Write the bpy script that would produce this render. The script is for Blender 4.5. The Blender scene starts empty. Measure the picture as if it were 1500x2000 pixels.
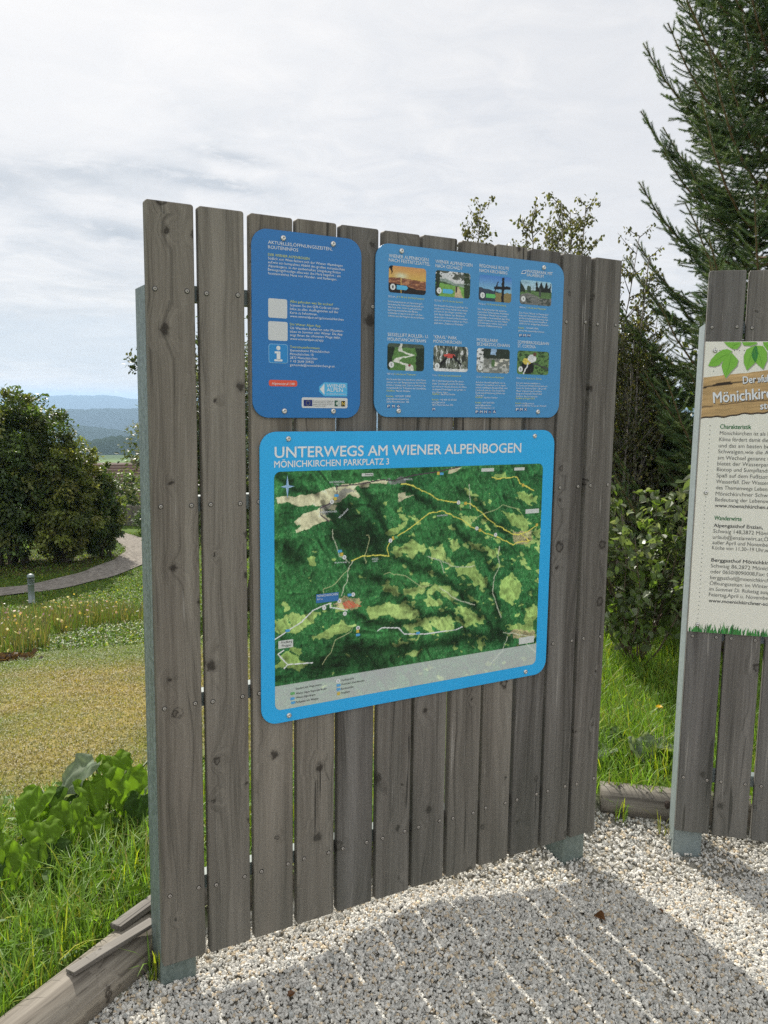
import bpy, bmesh, math, random
import numpy as np
from mathutils import Vector, Matrix
R = math.radians
rng = np.random.default_rng(7)
random.seed(7)
scene = bpy.context.scene
COL = scene.collection

# ---------------------------------------------------------------- camera
CAM_H = 1.7127
PITCH, ROLL, FPX = 0.1309257, 0.0129683, 1621.845
cp, sp = math.cos(PITCH), math.sin(PITCH)
Fv = Vector((0, cp, -sp)); R0 = Vector((1, 0, 0)); U0 = Vector((0, sp, cp))
Rv = math.cos(ROLL) * R0 + math.sin(ROLL) * U0
Uv = -math.sin(ROLL) * R0 + math.cos(ROLL) * U0
cd = bpy.data.cameras.new("camera"); cam = bpy.data.objects.new("camera", cd); COL.objects.link(cam)
M = Matrix.Identity(4)
for i in range(3):
    M[i][0] = Rv[i]; M[i][1] = Uv[i]; M[i][2] = -Fv[i]
M[0][3], M[1][3], M[2][3] = 0, 0, CAM_H
cam.matrix_world = M
cd.sensor_fit = 'VERTICAL'; cd.sensor_height = 24.0; cd.lens = FPX / 2000 * 24.0
cd.clip_start = 0.05; cd.clip_end = 30000
scene.camera = cam

# ---------------------------------------------------------------- sky, sun, exposure
SUN_EL, SUN_AZ = R(41.0), R(-24.0)          # azimuth clockwise from +Y
SUN_STR = 5.0
BACK = 0.60                                  # added fill: unseen sky behind the viewer brightened to light the board fronts
w = bpy.data.worlds.new("World"); scene.world = w; w.use_nodes = True
nt = w.node_tree; nt.nodes.clear()
def N(nt, t, **k):
    n = nt.nodes.new(t)
    for a, b in k.items():
        if a == 'ins':
            for i, v in b.items(): n.inputs[i].default_value = v
        else: setattr(n, a, b)
    return n
def L(nt, a, b): nt.links.new(a, b)
out = N(nt, 'ShaderNodeOutputWorld'); bg = N(nt, 'ShaderNodeBackground'); bg.inputs[1].default_value = 0.1
sky = N(nt, 'ShaderNodeTexSky', sky_type='NISHITA', sun_disc=False, sun_elevation=SUN_EL, sun_rotation=SUN_AZ, altitude=900, dust_density=1.5)
tc = N(nt, 'ShaderNodeTexCoord')
sep = N(nt, 'ShaderNodeSeparateXYZ'); L(nt, tc.outputs['Generated'], sep.inputs[0])
def m(op, a, b=None, c=None, nt=nt, clamp=False):
    n = N(nt, 'ShaderNodeMath', operation=op, use_clamp=clamp)
    for i, v in enumerate((a, b, c)):
        if v is None: continue
        if isinstance(v, (int, float)): n.inputs[i].default_value = v
        else: L(nt, v, n.inputs[i])
    return n.outputs[0]
zc = m('MAXIMUM', sep.outputs[2], 0.0)
den = m('ADD', zc, 0.12)
cx = m('DIVIDE', sep.outputs[0], den); cy = m('DIVIDE', sep.outputs[1], den)
comb = N(nt, 'ShaderNodeCombineXYZ'); L(nt, cx, comb.inputs[0]); L(nt, cy, comb.inputs[1])
def noise(nt, vec, scale, detail=6, rough=0.55, dist=0.0, sc=None, loc=None):
    if sc or loc:
        mp = N(nt, 'ShaderNodeMapping'); L(nt, vec, mp.inputs[0])
        if sc: mp.inputs['Scale'].default_value = sc
        if loc: mp.inputs['Location'].default_value = loc
        vec = mp.outputs[0]
    n = N(nt, 'ShaderNodeTexNoise'); L(nt, vec, n.inputs['Vector'])
    n.inputs['Scale'].default_value = scale; n.inputs['Detail'].default_value = detail
    n.inputs['Roughness'].default_value = rough; n.inputs['Distortion'].default_value = dist
    return n.outputs['Fac']
def ramp(nt, f, pts, interp='LINEAR'):
    r = N(nt, 'ShaderNodeValToRGB'); L(nt, f, r.inputs[0]); cr = r.color_ramp; cr.interpolation = interp
    while len(cr.elements) < len(pts): cr.elements.new(0.5)
    for e, (p, c) in zip(cr.elements, pts):
        e.position = p; e.color = (c, c, c, 1) if isinstance(c, (int, float)) else (*c, 1)
    return r.outputs[0]
def mix(nt, f, a, b, mode='MIX'):
    n = N(nt, 'ShaderNodeMix', data_type='RGBA', blend_type=mode)
    if isinstance(f, (int, float)): n.inputs[0].default_value = f
    else: L(nt, f, n.inputs[0])
    for i, v in ((6, a), (7, b)):
        if isinstance(v, tuple): n.inputs[i].default_value = (*v, 1) if len(v) == 3 else v
        else: L(nt, v, n.inputs[i])
    return n.outputs[2]
big = noise(nt, comb.outputs[0], 0.8, 7, 0.58, 0.35, sc=(1, .8, 1), loc=(6.1, 2.7, 0))
fine = noise(nt, comb.outputs[0], 4.2, 9, 0.66, 0.6, sc=(1.0, 1.2, 1), loc=(0.3, 5.2, 0))
cover = ramp(nt, big, [(0.28, 0.0), (0.50, 1.0)])
puff = ramp(nt, fine, [(0.36, 0.0), (0.68, 1.0)])
K = 7.25                                      # cloud radiance, the Background strength is 0.1
thin = (0.80 * K, 0.82 * K, 0.855 * K); white = (0.98 * K, 0.97 * K, 0.965 * K)
cloud = mix(nt, puff, thin, white)
shade = mix(nt, cover, (0.87 * K, 0.875 * K, 0.89 * K), cloud)
# low grey blue streaks near the horizon
lowv = N(nt, 'ShaderNodeCombineXYZ'); az = m('ARCTAN2', sep.outputs[0], sep.outputs[1]); L(nt, az, lowv.inputs[0]); L(nt, sep.outputs[2], lowv.inputs[1])
st = noise(nt, lowv.outputs[0], 1.0, 7, 0.6, 0.7, sc=(4.2, 17, 1), loc=(1.4, 0.6, 0))
stm = ramp(nt, st, [(0.46, 0.0), (0.60, 1.0)])
band = ramp(nt, sep.outputs[2], [(0.0, 0.3), (0.02, 0.45), (0.14, 0.8), (0.27, 1.0), (0.36, 0.0)])
azm = ramp(nt, m('ADD', m('MULTIPLY', az, 1.0), 0.5), [(0.0, 1.0), (0.30, 1.0), (0.46, 0.0)])
stf = m('MULTIPLY', m('MULTIPLY', stm, band), azm)
shade = mix(nt, m('MULTIPLY', stf, 0.5), shade, (0.43 * K, 0.51 * K, 0.60 * K))
# small grey blue cloud shreds low on the left
ssum = None
for a_, z_, sa_, sz_ in ((-.345, .236, .05, .015), (-.25, .243, .065, .009), (-.19, .237, .05, .007), (-.18, .264, .05, .007), (-.425, .224, .045, .018), (-.304, .180, .05, .012)):
    e = m('ADD', m('POWER', m('MULTIPLY', m('ABSOLUTE', m('ADD', az, -a_)), 1 / sa_), 2.0), m('POWER', m('MULTIPLY', m('ABSOLUTE', m('ADD', m('ADD', sep.outputs[2], m('MULTIPLY', az, .10)), -z_ - a_ * .10)), 1 / sz_), 2.0))
    e = m('EXPONENT', m('MULTIPLY', e, -1.0)); ssum = e if ssum is None else m('ADD', ssum, e)
st2 = noise(nt, lowv.outputs[0], 1.0, 8, 0.68, 0.5, sc=(14, 46, 1), loc=(2.2, 3.1, 0))
shf = m('MULTIPLY', ssum, ramp(nt, st2, [(0.36, 0.0), (0.53, 1.0)]), clamp=True)
shade = mix(nt, m('MULTIPLY', shf, 0.8), shade, (0.36 * K, 0.44 * K, 0.53 * K))
# clear strip between cloud deck and skyline
clr = ramp(nt, m('ADD', sep.outputs[2], m('MULTIPLY', m('SUBTRACT', st, 0.5), 0.06)), [(0.02, 0.0), (0.045, 1.0), (0.085, 0.9), (0.105, 0.0)])
shade = mix(nt, m('MULTIPLY', m('MULTIPLY', clr, azm), 0.55), shade, (0.60 * K, 0.72 * K, 0.86 * K))
# glow of the veiled sun in the cloud
sd = (math.sin(SUN_AZ) * math.cos(SUN_EL), math.cos(SUN_AZ) * math.cos(SUN_EL), math.sin(SUN_EL))
dp = N(nt, 'ShaderNodeVectorMath', operation='DOT_PRODUCT'); L(nt, tc.outputs['Generated'], dp.inputs[0]); dp.inputs[1].default_value = sd
glow = ramp(nt, dp.outputs['Value'], [(0.55, 0.0), (0.84, 0.2), (0.97, 1.0)])
shade = mix(nt, m('MULTIPLY', glow, 0.75), shade, (1.15 * K, 1.13 * K, 1.10 * K))
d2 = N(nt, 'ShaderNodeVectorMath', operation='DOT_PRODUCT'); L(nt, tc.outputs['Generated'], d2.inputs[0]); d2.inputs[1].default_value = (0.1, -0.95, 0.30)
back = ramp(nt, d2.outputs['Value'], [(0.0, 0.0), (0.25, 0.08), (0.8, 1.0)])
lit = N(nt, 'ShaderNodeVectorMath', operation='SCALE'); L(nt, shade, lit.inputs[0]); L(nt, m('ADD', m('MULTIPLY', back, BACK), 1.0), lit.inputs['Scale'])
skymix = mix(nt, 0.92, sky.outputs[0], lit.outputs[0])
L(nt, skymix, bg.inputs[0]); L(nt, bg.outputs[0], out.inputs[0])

sl = bpy.data.lights.new("sun", 'SUN'); sl.energy = SUN_STR; sl.angle = R(0.45); sl.color = (1.0, 0.95, 0.86)
so = bpy.data.objects.new("sun", sl); COL.objects.link(so)
so.rotation_euler = Vector(sd).to_track_quat('Z', 'Y').to_euler()
so.location = (-4, 9, 10)
vs = scene.view_settings
scene.display_settings.display_device = 'sRGB'
vs.view_transform = 'Standard'; vs.look = 'None'; vs.gamma = 1; vs.use_curve_mapping = False; vs.exposure = 0.35
scene.cycles.use_denoising = False
scene.cycles.max_bounces = 8; scene.cycles.transparent_max_bounces = 4; scene.cycles.diffuse_bounces = 3
scene.cycles.volume_bounces = 0

# ---------------------------------------------------------------- helpers
def mesh_np(name, V, F, mat=None, colors=None, smooth=False, parent=None, sides=None):
    """F: (n,k) int array of same-size faces, or list of arrays."""
    me = bpy.data.meshes.new(name)
    V = np.asarray(V, np.float32)
    Fs = [np.asarray(f, np.int32) for f in (F if isinstance(F, list) else [F])]
    tot = np.concatenate([f.ravel() for f in Fs]); sizes = np.concatenate([np.full(len(f), f.shape[1], np.int32) for f in Fs])
    starts = np.concatenate([[0], np.cumsum(sizes)[:-1]]).astype(np.int32)
    me.vertices.add(len(V)); me.vertices.foreach_set('co', V.ravel())
    me.loops.add(len(tot)); me.loops.foreach_set('vertex_index', tot)
    me.polygons.add(len(sizes)); me.polygons.foreach_set('loop_start', starts)
    me.polygons.foreach_set('use_smooth', np.full(len(sizes), bool(smooth)))
    me.update(calc_edges=True)
    if colors is not None:
        at = me.color_attributes.new('Col', 'FLOAT_COLOR', 'POINT')
        c = np.ones((len(V), 4), np.float32); c[:, :3] = colors
        at.data.foreach_set('color', c.ravel())
    if mat: me.materials.append(mat)
    o = bpy.data.objects.new(name, me); COL.objects.link(o)
    if parent: o.parent = parent
    return o
def tag(o, label=None, cat=None, group=None, kind=None):
    if label: o['label'] = label
    if cat: o['category'] = cat
    if group: o['group'] = group
    if kind: o['kind'] = kind
    return o
def empty(name, loc=(0, 0, 0), rz=0.0):
    o = bpy.data.objects.new(name, None); COL.objects.link(o); o.location = loc; o.rotation_euler = (0, 0, rz); o.empty_display_size = 0.1
    return o
def copy_tree(o, parent=None):
    c = o.copy(); COL.objects.link(c); c.parent = parent
    for ch in list(o.children): copy_tree(ch, c)
    return c
class MB:
    def __init__(s): s.V = []; s.F = {}; s.n = 0; s.C = []
    def add(s, V, F, col=None):
        V = np.asarray(V, float)
        for f in F: s.F.setdefault(len(f), []).append([i + s.n for i in f])
        s.V.append(V); s.n += len(V)
        if col is not None: s.C.append(np.tile(np.asarray(col, float), (len(V), 1)))
        return s
    def box(s, x0, x1, y0, y1, z0, z1, col=None):
        V = [(x, y, z) for x in (x0, x1) for y in (y0, y1) for z in (z0, z1)]
        return s.add(V, [(0, 1, 3, 2), (4, 6, 7, 5), (0, 4, 5, 1), (2, 3, 7, 6), (0, 2, 6, 4), (1, 5, 7, 3)], col)
    def poly(s, pts, y, col=None):                 # flat polygon in local XZ facing -Y
        return s.add([(a, y, b) for a, b in pts], [tuple(range(len(pts)))], col)
    def slab(s, pts, y0, y1, col=None):            # pts ccw seen from -Y, solid between y0 (front) and y1
        n = len(pts)
        V = [(a, y0, b) for a, b in pts] + [(a, y1, b) for a, b in pts]
        F = [tuple(range(n)), tuple(range(2 * n - 1, n - 1, -1))] + [(i, n + i, n + (i + 1) % n, (i + 1) % n) for i in range(n)]
        return s.add(V, F, col)
    def tube(s, pts, rad, k=6, cap=True, col=None):
        pts = np.asarray(pts, float); n = len(pts); rad = np.broadcast_to(rad, (n,))
        V = []; up = np.array([0.13, 0.31, 0.94])
        for i in range(n):
            t = pts[min(i + 1, n - 1)] - pts[max(i - 1, 0)]; t /= np.linalg.norm(t) + 1e-9
            a = np.cross(t, up); 
            if np.linalg.norm(a) < 1e-3: a = np.cross(t, [1, 0, 0])
            a /= np.linalg.norm(a); b = np.cross(t, a)
            for j in range(k):
                q = 2 * math.pi * j / k; V.append(pts[i] + rad[i] * (math.cos(q) * a + math.sin(q) * b))
        F = [(i * k + j, i * k + (j + 1) % k, (i + 1) * k + (j + 1) % k, (i + 1) * k + j) for i in range(n - 1) for j in range(k)]
        if cap: F += [tuple(range(k - 1, -1, -1)), tuple((n - 1) * k + j for j in range(k))]
        return s.add(V, F, col)
    def build(s, name, mat, parent=None, smooth=False):
        V = np.concatenate(s.V); Fs = [np.array(f) for f in s.F.values()]
        return mesh_np(name, V, Fs, mat, np.concatenate(s.C) if s.C else None, smooth, parent)
def rrect(u0, u1, z0, z1, r, k=7):
    P = []
    for cx_, cz_, a0 in ((u1 - r, z0 + r, -90), (u1 - r, z1 - r, 0), (u0 + r, z1 - r, 90), (u0 + r, z0 + r, 180)):
        for i in range(k): a = R(a0 + 90 * i / (k - 1)); P.append((cx_ + r * math.cos(a), cz_ + r * math.sin(a)))
    return P
def disc(cx_, cz_, r, k=14): return [(cx_ + r * math.cos(2 * math.pi * i / k), cz_ + r * math.sin(2 * math.pi * i / k)) for i in range(k)]
def rots(n, tilt=None, g=rng):
    """random rotation matrices (n,3,3)"""
    q = g.normal(size=(n, 4)); q /= np.linalg.norm(q, axis=1)[:, None]
    a, b, c, d = q.T
    return np.stack([np.stack([1 - 2 * (c * c + d * d), 2 * (b * c - a * d), 2 * (b * d + a * c)], -1),
                     np.stack([2 * (b * c + a * d), 1 - 2 * (b * b + d * d), 2 * (c * d - a * b)], -1),
                     np.stack([2 * (b * d - a * c), 2 * (c * d + a * b), 1 - 2 * (b * b + c * c)], -1)], 1)
def frame(xdir, up):
    """(n,3,3) rotations whose local X is xdir and local Z is close to up"""
    x = xdir / (np.linalg.norm(xdir, axis=1)[:, None] + 1e-9)
    y = np.cross(up, x); y /= np.linalg.norm(y, axis=1)[:, None] + 1e-9
    z = np.cross(x, y)
    return np.stack([x, y, z], -1)
def scatter(TV, TF, pos, rot, sc, col):
    """copies of a template merged in one vertex soup; returns V, F, C"""
    n = len(pos); k = len(TV); sc = np.asarray(sc, float)
    if sc.ndim == 1: sc = sc[:, None]
    V = np.einsum('nij,nkj->nki', rot, TV[None] * sc[:, None, :] if sc.shape[1] == 3 else TV[None] * sc[:, :, None]) + pos[:, None]
    F = (TF[None] + (np.arange(n) * k)[:, None, None]).reshape(-1, TF.shape[1])
    C = np.repeat(col, k, 0)
    return V.reshape(-1, 3), F, C
def vnoise(x, y, s, seed=0):
    """cheap smooth value noise on numpy arrays, 0..1"""
    g = np.random.default_rng(seed).random((64, 64))
    x = np.asarray(x) * s; y = np.asarray(y) * s
    xi = np.floor(x).astype(int); yi = np.floor(y).astype(int); fx = x - xi; fy = y - yi
    fx = fx * fx * (3 - 2 * fx); fy = fy * fy * (3 - 2 * fy)
    h = lambda i, j: g[i % 64, j % 64]
    return (h(xi, yi) * (1 - fx) + h(xi + 1, yi) * fx) * (1 - fy) + (h(xi, yi + 1) * (1 - fx) + h(xi + 1, yi + 1) * fx) * fy
def fbm(x, y, s, seed=0, o=4):
    v = 0; a = 0.5; t = 0
    for i in range(o): v = v + a * vnoise(x, y, s * 2 ** i, seed + i); t += a; a *= 0.5
    return v / t
def sstep(a, b, x): t = np.clip((x - a) / (b - a), 0, 1); return t * t * (3 - 2 * t)

# ---------------------------------------------------------------- materials
def mat(name):
    mt = bpy.data.materials.new(name); mt.use_nodes = True; t = mt.node_tree; t.nodes.clear()
    o = N(t, 'ShaderNodeOutputMaterial'); b = N(t, 'ShaderNodeBsdfPrincipled'); L(t, b.outputs[0], o.inputs[0])
    return mt, t, b, o
def setin(t, b, k, v):
    if isinstance(v, (int, float)): b.inputs[k].default_value = v
    elif isinstance(v, tuple): b.inputs[k].default_value = (*v, 1)
    else: L(t, v, b.inputs[k])
def bump(t, b, h, strength=0.3, dist=0.01):
    n = N(t, 'ShaderNodeBump'); n.inputs['Strength'].default_value = strength; n.inputs['Distance'].default_value = dist
    L(t, h, n.inputs['Height']); L(t, n.outputs[0], b.inputs['Normal'])
def plain(name, col, rough=0.5, metal=0.0, var=0.12, scale=30.0, spec=0.5):
    mt, t, b, o = mat(name)
    tc = N(t, 'ShaderNodeTexCoord'); f = noise(t, tc.outputs['Object'], scale, 5, 0.6)
    lo = tuple(c * (1 - var) for c in col); hi = tuple(min(1, c * (1 + var)) for c in col)
    setin(t, b, 'Base Color', mix(t, f, lo, hi)); setin(t, b, 'Roughness', rough); setin(t, b, 'Metallic', metal); setin(t, b, 'Specular IOR Level', spec)
    return mt
def leafmat(name, trans=0.35, rough=0.5, spec=0.3, tint=(1.0, 1.05, 0.45)):
    mt, t, b, o = mat(name)
    a = N(t, 'ShaderNodeAttribute', attribute_name='Col'); 
    setin(t, b, 'Base Color', a.outputs['Color']); setin(t, b, 'Roughness', rough); setin(t, b, 'Specular IOR Level', spec)
    tr = N(t, 'ShaderNodeBsdfTranslucent'); L(t, mix(t, 1.0, a.outputs['Color'], tint, 'MULTIPLY'), tr.inputs[0])
    ms = N(t, 'ShaderNodeMixShader'); ms.inputs[0].default_value = trans
    L(t, b.outputs[0], ms.inputs[1]); L(t, tr.outputs[0], ms.inputs[2]); L(t, ms.outputs[0], o.inputs[0])
    return mt
def attrmat(name, rough=0.6, spec=0.4, bumpn=None):
    mt, t, b, o = mat(name)
    a = N(t, 'ShaderNodeAttribute', attribute_name='Col'); setin(t, b, 'Base Color', a.outputs['Color'])
    setin(t, b, 'Roughness', rough); setin(t, b, 'Specular IOR Level', spec)
    if bumpn:
        tc = N(t, 'ShaderNodeTexCoord'); bump(t, b, noise(t, tc.outputs['Object'], bumpn[0], 5, 0.6), bumpn[1], bumpn[2])
    return mt
def wood(name, dark=(0.084, 0.075, 0.063), lite=(0.252, 0.231, 0.202), low=True):
    mt, t, b, o = mat(name)
    tc = N(t, 'ShaderNodeTexCoord'); oi = N(t, 'ShaderNodeObjectInfo')
    off = N(t, 'ShaderNodeVectorMath', operation='SCALE'); off.inputs[0].default_value = (17.3, 5.1, 31.7); L(t, oi.outputs['Random'], off.inputs['Scale'])
    add = N(t, 'ShaderNodeVectorMath', operation='ADD'); L(t, tc.outputs['Object'], add.inputs[0]); L(t, off.outputs[0], add.inputs[1])
    P = add.outputs[0]
    # knots: sparse, ragged, wider than tall
    sp = N(t, 'ShaderNodeSeparateXYZ'); L(t, P, sp.inputs[0])
    wob = noise(t, P, 75, 3, 0.6); wob2 = noise(t, P, 40, 3, 0.6, loc=(3, 1, 8))
    kc = N(t, 'ShaderNodeCombineXYZ'); L(t, m('ADD', m('MULTIPLY', sp.outputs[0], 10.0, nt=t), m('MULTIPLY', wob, .22, nt=t), nt=t), kc.inputs[0]); L(t, m('ADD', m('MULTIPLY', sp.outputs[2], 9.0, nt=t), m('MULTIPLY', wob2, .30, nt=t), nt=t), kc.inputs[1])
    kn = N(t, 'ShaderNodeTexVoronoi', feature='F1', voronoi_dimensions='2D'); L(t, kc.outputs[0], kn.inputs['Vector']); kn.inputs['Scale'].default_value = 1.0
    sc = N(t, 'ShaderNodeSeparateColor'); L(t, kn.outputs['Color'], sc.inputs[0])
    pick = m('GREATER_THAN', sc.outputs[0], 0.67, nt=t)
    kd = m('MULTIPLY', kn.outputs['Distance'], m('ADD', .50, m('MULTIPLY', sc.outputs[1], 1.3, nt=t), nt=t), nt=t)
    solid = m('GREATER_THAN', sc.outputs[2], 0.45, nt=t)
    ring = ramp(t, kd, [(0.0, 0.25), (0.055, 0.4), (0.075, 1.0), (0.095, 0.85), (0.13, 0.0)]); blot = ramp(t, kd, [(0.0, 1.0), (0.05, 1.0), (0.085, 0.25), (0.14, 0.0)])
    knot = m('MULTIPLY', m('ADD', m('MULTIPLY', blot, solid, nt=t), m('MULTIPLY', ring, m('SUBTRACT', 1.0, solid, nt=t), nt=t), nt=t), pick, nt=t)
    pull = m('MULTIPLY', ramp(t, kd, [(0.0, 1.0), (0.5, 0.0)], 'EASE'), pick, nt=t)
    # cathedral grain: rings stretched along the plank, bent round the knots
    drift = noise(t, P, 1.0, 2, 0.5, 0.0, sc=(6, 6, 1.1), loc=(2, 9, 4))
    gx = m('ADD', m('ADD', m('MULTIPLY', sp.outputs[0], 62.0, nt=t), m('MULTIPLY', pull, 2.2, nt=t), nt=t), m('MULTIPLY', drift, 9.0, nt=t), nt=t)
    gc = N(t, 'ShaderNodeCombineXYZ'); L(t, gx, gc.inputs[0]); L(t, m('MULTIPLY', sp.outputs[1], 55.0, nt=t), gc.inputs[1]); L(t, m('MULTIPLY', sp.outputs[2], .9, nt=t), gc.inputs[2])
    g1 = noise(t, gc.outputs[0], 1.0, 5, 0.7, 0.3)
    g2 = noise(t, P, 1.0, 4, 0.65, 0.2, sc=(460, 460, 6))
    g3 = noise(t, P, 1.0, 4, 0.55, 0.3, sc=(14, 14, 1.0))
    gr = m('ADD', m('ADD', m('MULTIPLY', g1, 0.42, nt=t), m('MULTIPLY', g2, 0.26, nt=t), nt=t), m('MULTIPLY', g3, 0.36, nt=t), nt=t)
    base = mix(t, ramp(t, gr, [(0.40, 0.0), (0.52, 0.5), (0.68, 1.0)]), dark, lite)
    tint = mix(t, oi.outputs['Random'], (0.76, 0.77, 0.80), (1.2, 1.16, 1.09))
    base = mix(t, 1.0, base, tint, 'MULTIPLY')
    g4 = noise(t, P, 1.0, 3, 0.6, 0.4, sc=(24, 24, .45), loc=(8, 2, 5))
    base = mix(t, 1.0, base, mix(t, ramp(t, g4, [(.36, 0.0), (.62, 1.0)]), (.78, .76, .75), (1.12, 1.12, 1.12)), 'MULTIPLY')
    lines = ramp(t, g1, [(0.34, 1.0), (0.41, 0.0)])
    base = mix(t, m('MULTIPLY', lines, 0.5, nt=t), base, tuple(c * .55 for c in dark))
    ck = noise(t, P, 1.0, 2, 0.5, 0.6, sc=(26, 26, 0.8), loc=(4, 0, 2))
    crack = ramp(t, ck, [(0.300, 1.0), (0.315, 0.0)])
    scr = ramp(t, noise(t, P, 1.0, 2, 0.5, 0.2, sc=(95, 95, 3.5), loc=(1, 7, 3)), [(0.68, 0.0), (0.75, 1.0)])
    base = mix(t, m('MULTIPLY', scr, 0.5, nt=t), base, (0.36, 0.335, 0.30))
    base = mix(t, m('MULTIPLY', crack, 0.8, nt=t), base, (0.018, 0.015, 0.012))
    base = mix(t, m('MULTIPLY', knot, 0.85, nt=t), base, (0.02, 0.015, 0.011))
    if low:    # greenish weathering near the bottom
        s0 = N(t, 'ShaderNodeSeparateXYZ'); L(t, tc.outputs['Object'], s0.inputs[0])
        lf = ramp(t, m('ADD', s0.outputs[2], m('MULTIPLY', g3, 0.7, nt=t), nt=t), [(0.35, 1.0), (1.0, 0.0)])
        base = mix(t, m('MULTIPLY', lf, 0.55, nt=t), base, mix(t, gr, (0.055, 0.058, 0.047), (0.15, 0.153, 0.128)))
    setin(t, b, 'Base Color', base); setin(t, b, 'Roughness', 0.72); setin(t, b, 'Specular IOR Level', 0.3)
    h = m('SUBTRACT', gr, m('ADD', m('MULTIPLY', crack, 0.8, nt=t), m('MULTIPLY', knot, 0.3, nt=t), nt=t), nt=t)
    bump(t, b, h, 0.45, 0.003)
    return mt
def galv(name, lo=(0.115, 0.145, 0.143), hi=(0.25, 0.295, 0.29), green=(0.11, 0.145, 0.115)):
    mt, t, b, o = mat(name)
    tc = N(t, 'ShaderNodeTexCoord')
    f = noise(t, tc.outputs['Object'], 1.0, 5, 0.6, 0.3, sc=(40, 40, 4)); v = N(t, 'ShaderNodeTexVoronoi'); L(t, tc.outputs['Object'], v.inputs['Vector']); v.inputs['Scale'].default_value = 110
    sc = N(t, 'ShaderNodeSeparateColor'); L(t, v.outputs['Color'], sc.inputs[0])
    ff = m('ADD', m('MULTIPLY', f, 0.7, nt=t), m('MULTIPLY', sc.outputs[0], 0.3, nt=t), nt=t)
    base = mix(t, ramp(t, ff, [(0.3, 0.0), (0.7, 1.0)]), lo, hi)
    s0 = N(t, 'ShaderNodeSeparateXYZ'); L(t, tc.outputs['Object'], s0.inputs[0])
    alg = ramp(t, m('ADD', s0.outputs[2], m('MULTIPLY', f, 0.6, nt=t), nt=t), [(0.5, 1.0), (1.7, 0.0)])
    base = mix(t, m('MULTIPLY', alg, 0.55, nt=t), base, green)
    setin(t, b, 'Base Color', base); setin(t, b, 'Metallic', 0.1); setin(t, b, 'Roughness', 0.55)
    bump(t, b, f, 0.1, 0.002)
    return mt
WOOD = wood('weathered_wood')
WOOD2 = wood('weathered_wood_grey', (0.085, 0.077, 0.068), (0.25, 0.232, 0.208))
LOGW = wood('log_wood', (0.085, 0.074, 0.06), (0.27, 0.25, 0.215), low=False)
GALV = galv('galvanised_steel'); GALV2 = galv('galvanised_steel_pale', (.19, .225, .235), (.29, .335, .35), (.16, .20, .185))
STEEL = plain('stainless_steel', (0.62, 0.60, 0.57), 0.32, 0.9, 0.1, 300)
SCREWM = plain('dull_screw', (0.34, 0.31, 0.28), 0.42, 0.7, 0.15, 400)
BLUE1 = plain('panel_blue_dark', (0.012, 0.155, 0.43), 0.38, 0, 0.05, 12)
BLUE2 = plain('panel_blue_mid', (0.055, 0.26, 0.53), 0.36, 0, 0.05, 12)  # base blue raised to carry the sheen on this panel
BLUE3 = plain('panel_blue_light', (0.022, 0.40, 0.80), 0.38, 0, 0.05, 12)
INK = attrmat('printed_ink', 0.45, 0.3)
CREAM = plain('panel_cream', (0.79, 0.765, 0.67), 0.5, 0, 0.03, 8)
FOL = leafmat('foliage', 0.45, 0.42, 0.5)
GRS = leafmat('grass_blades', 0.48, 0.45, 0.3, (1.05, 1.1, 0.35))
NEED = leafmat('needles', 0.15, 0.5, 0.35)
BARK = attrmat('bark', 0.85, 0.2, (40, 0.6, 0.01))

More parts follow.
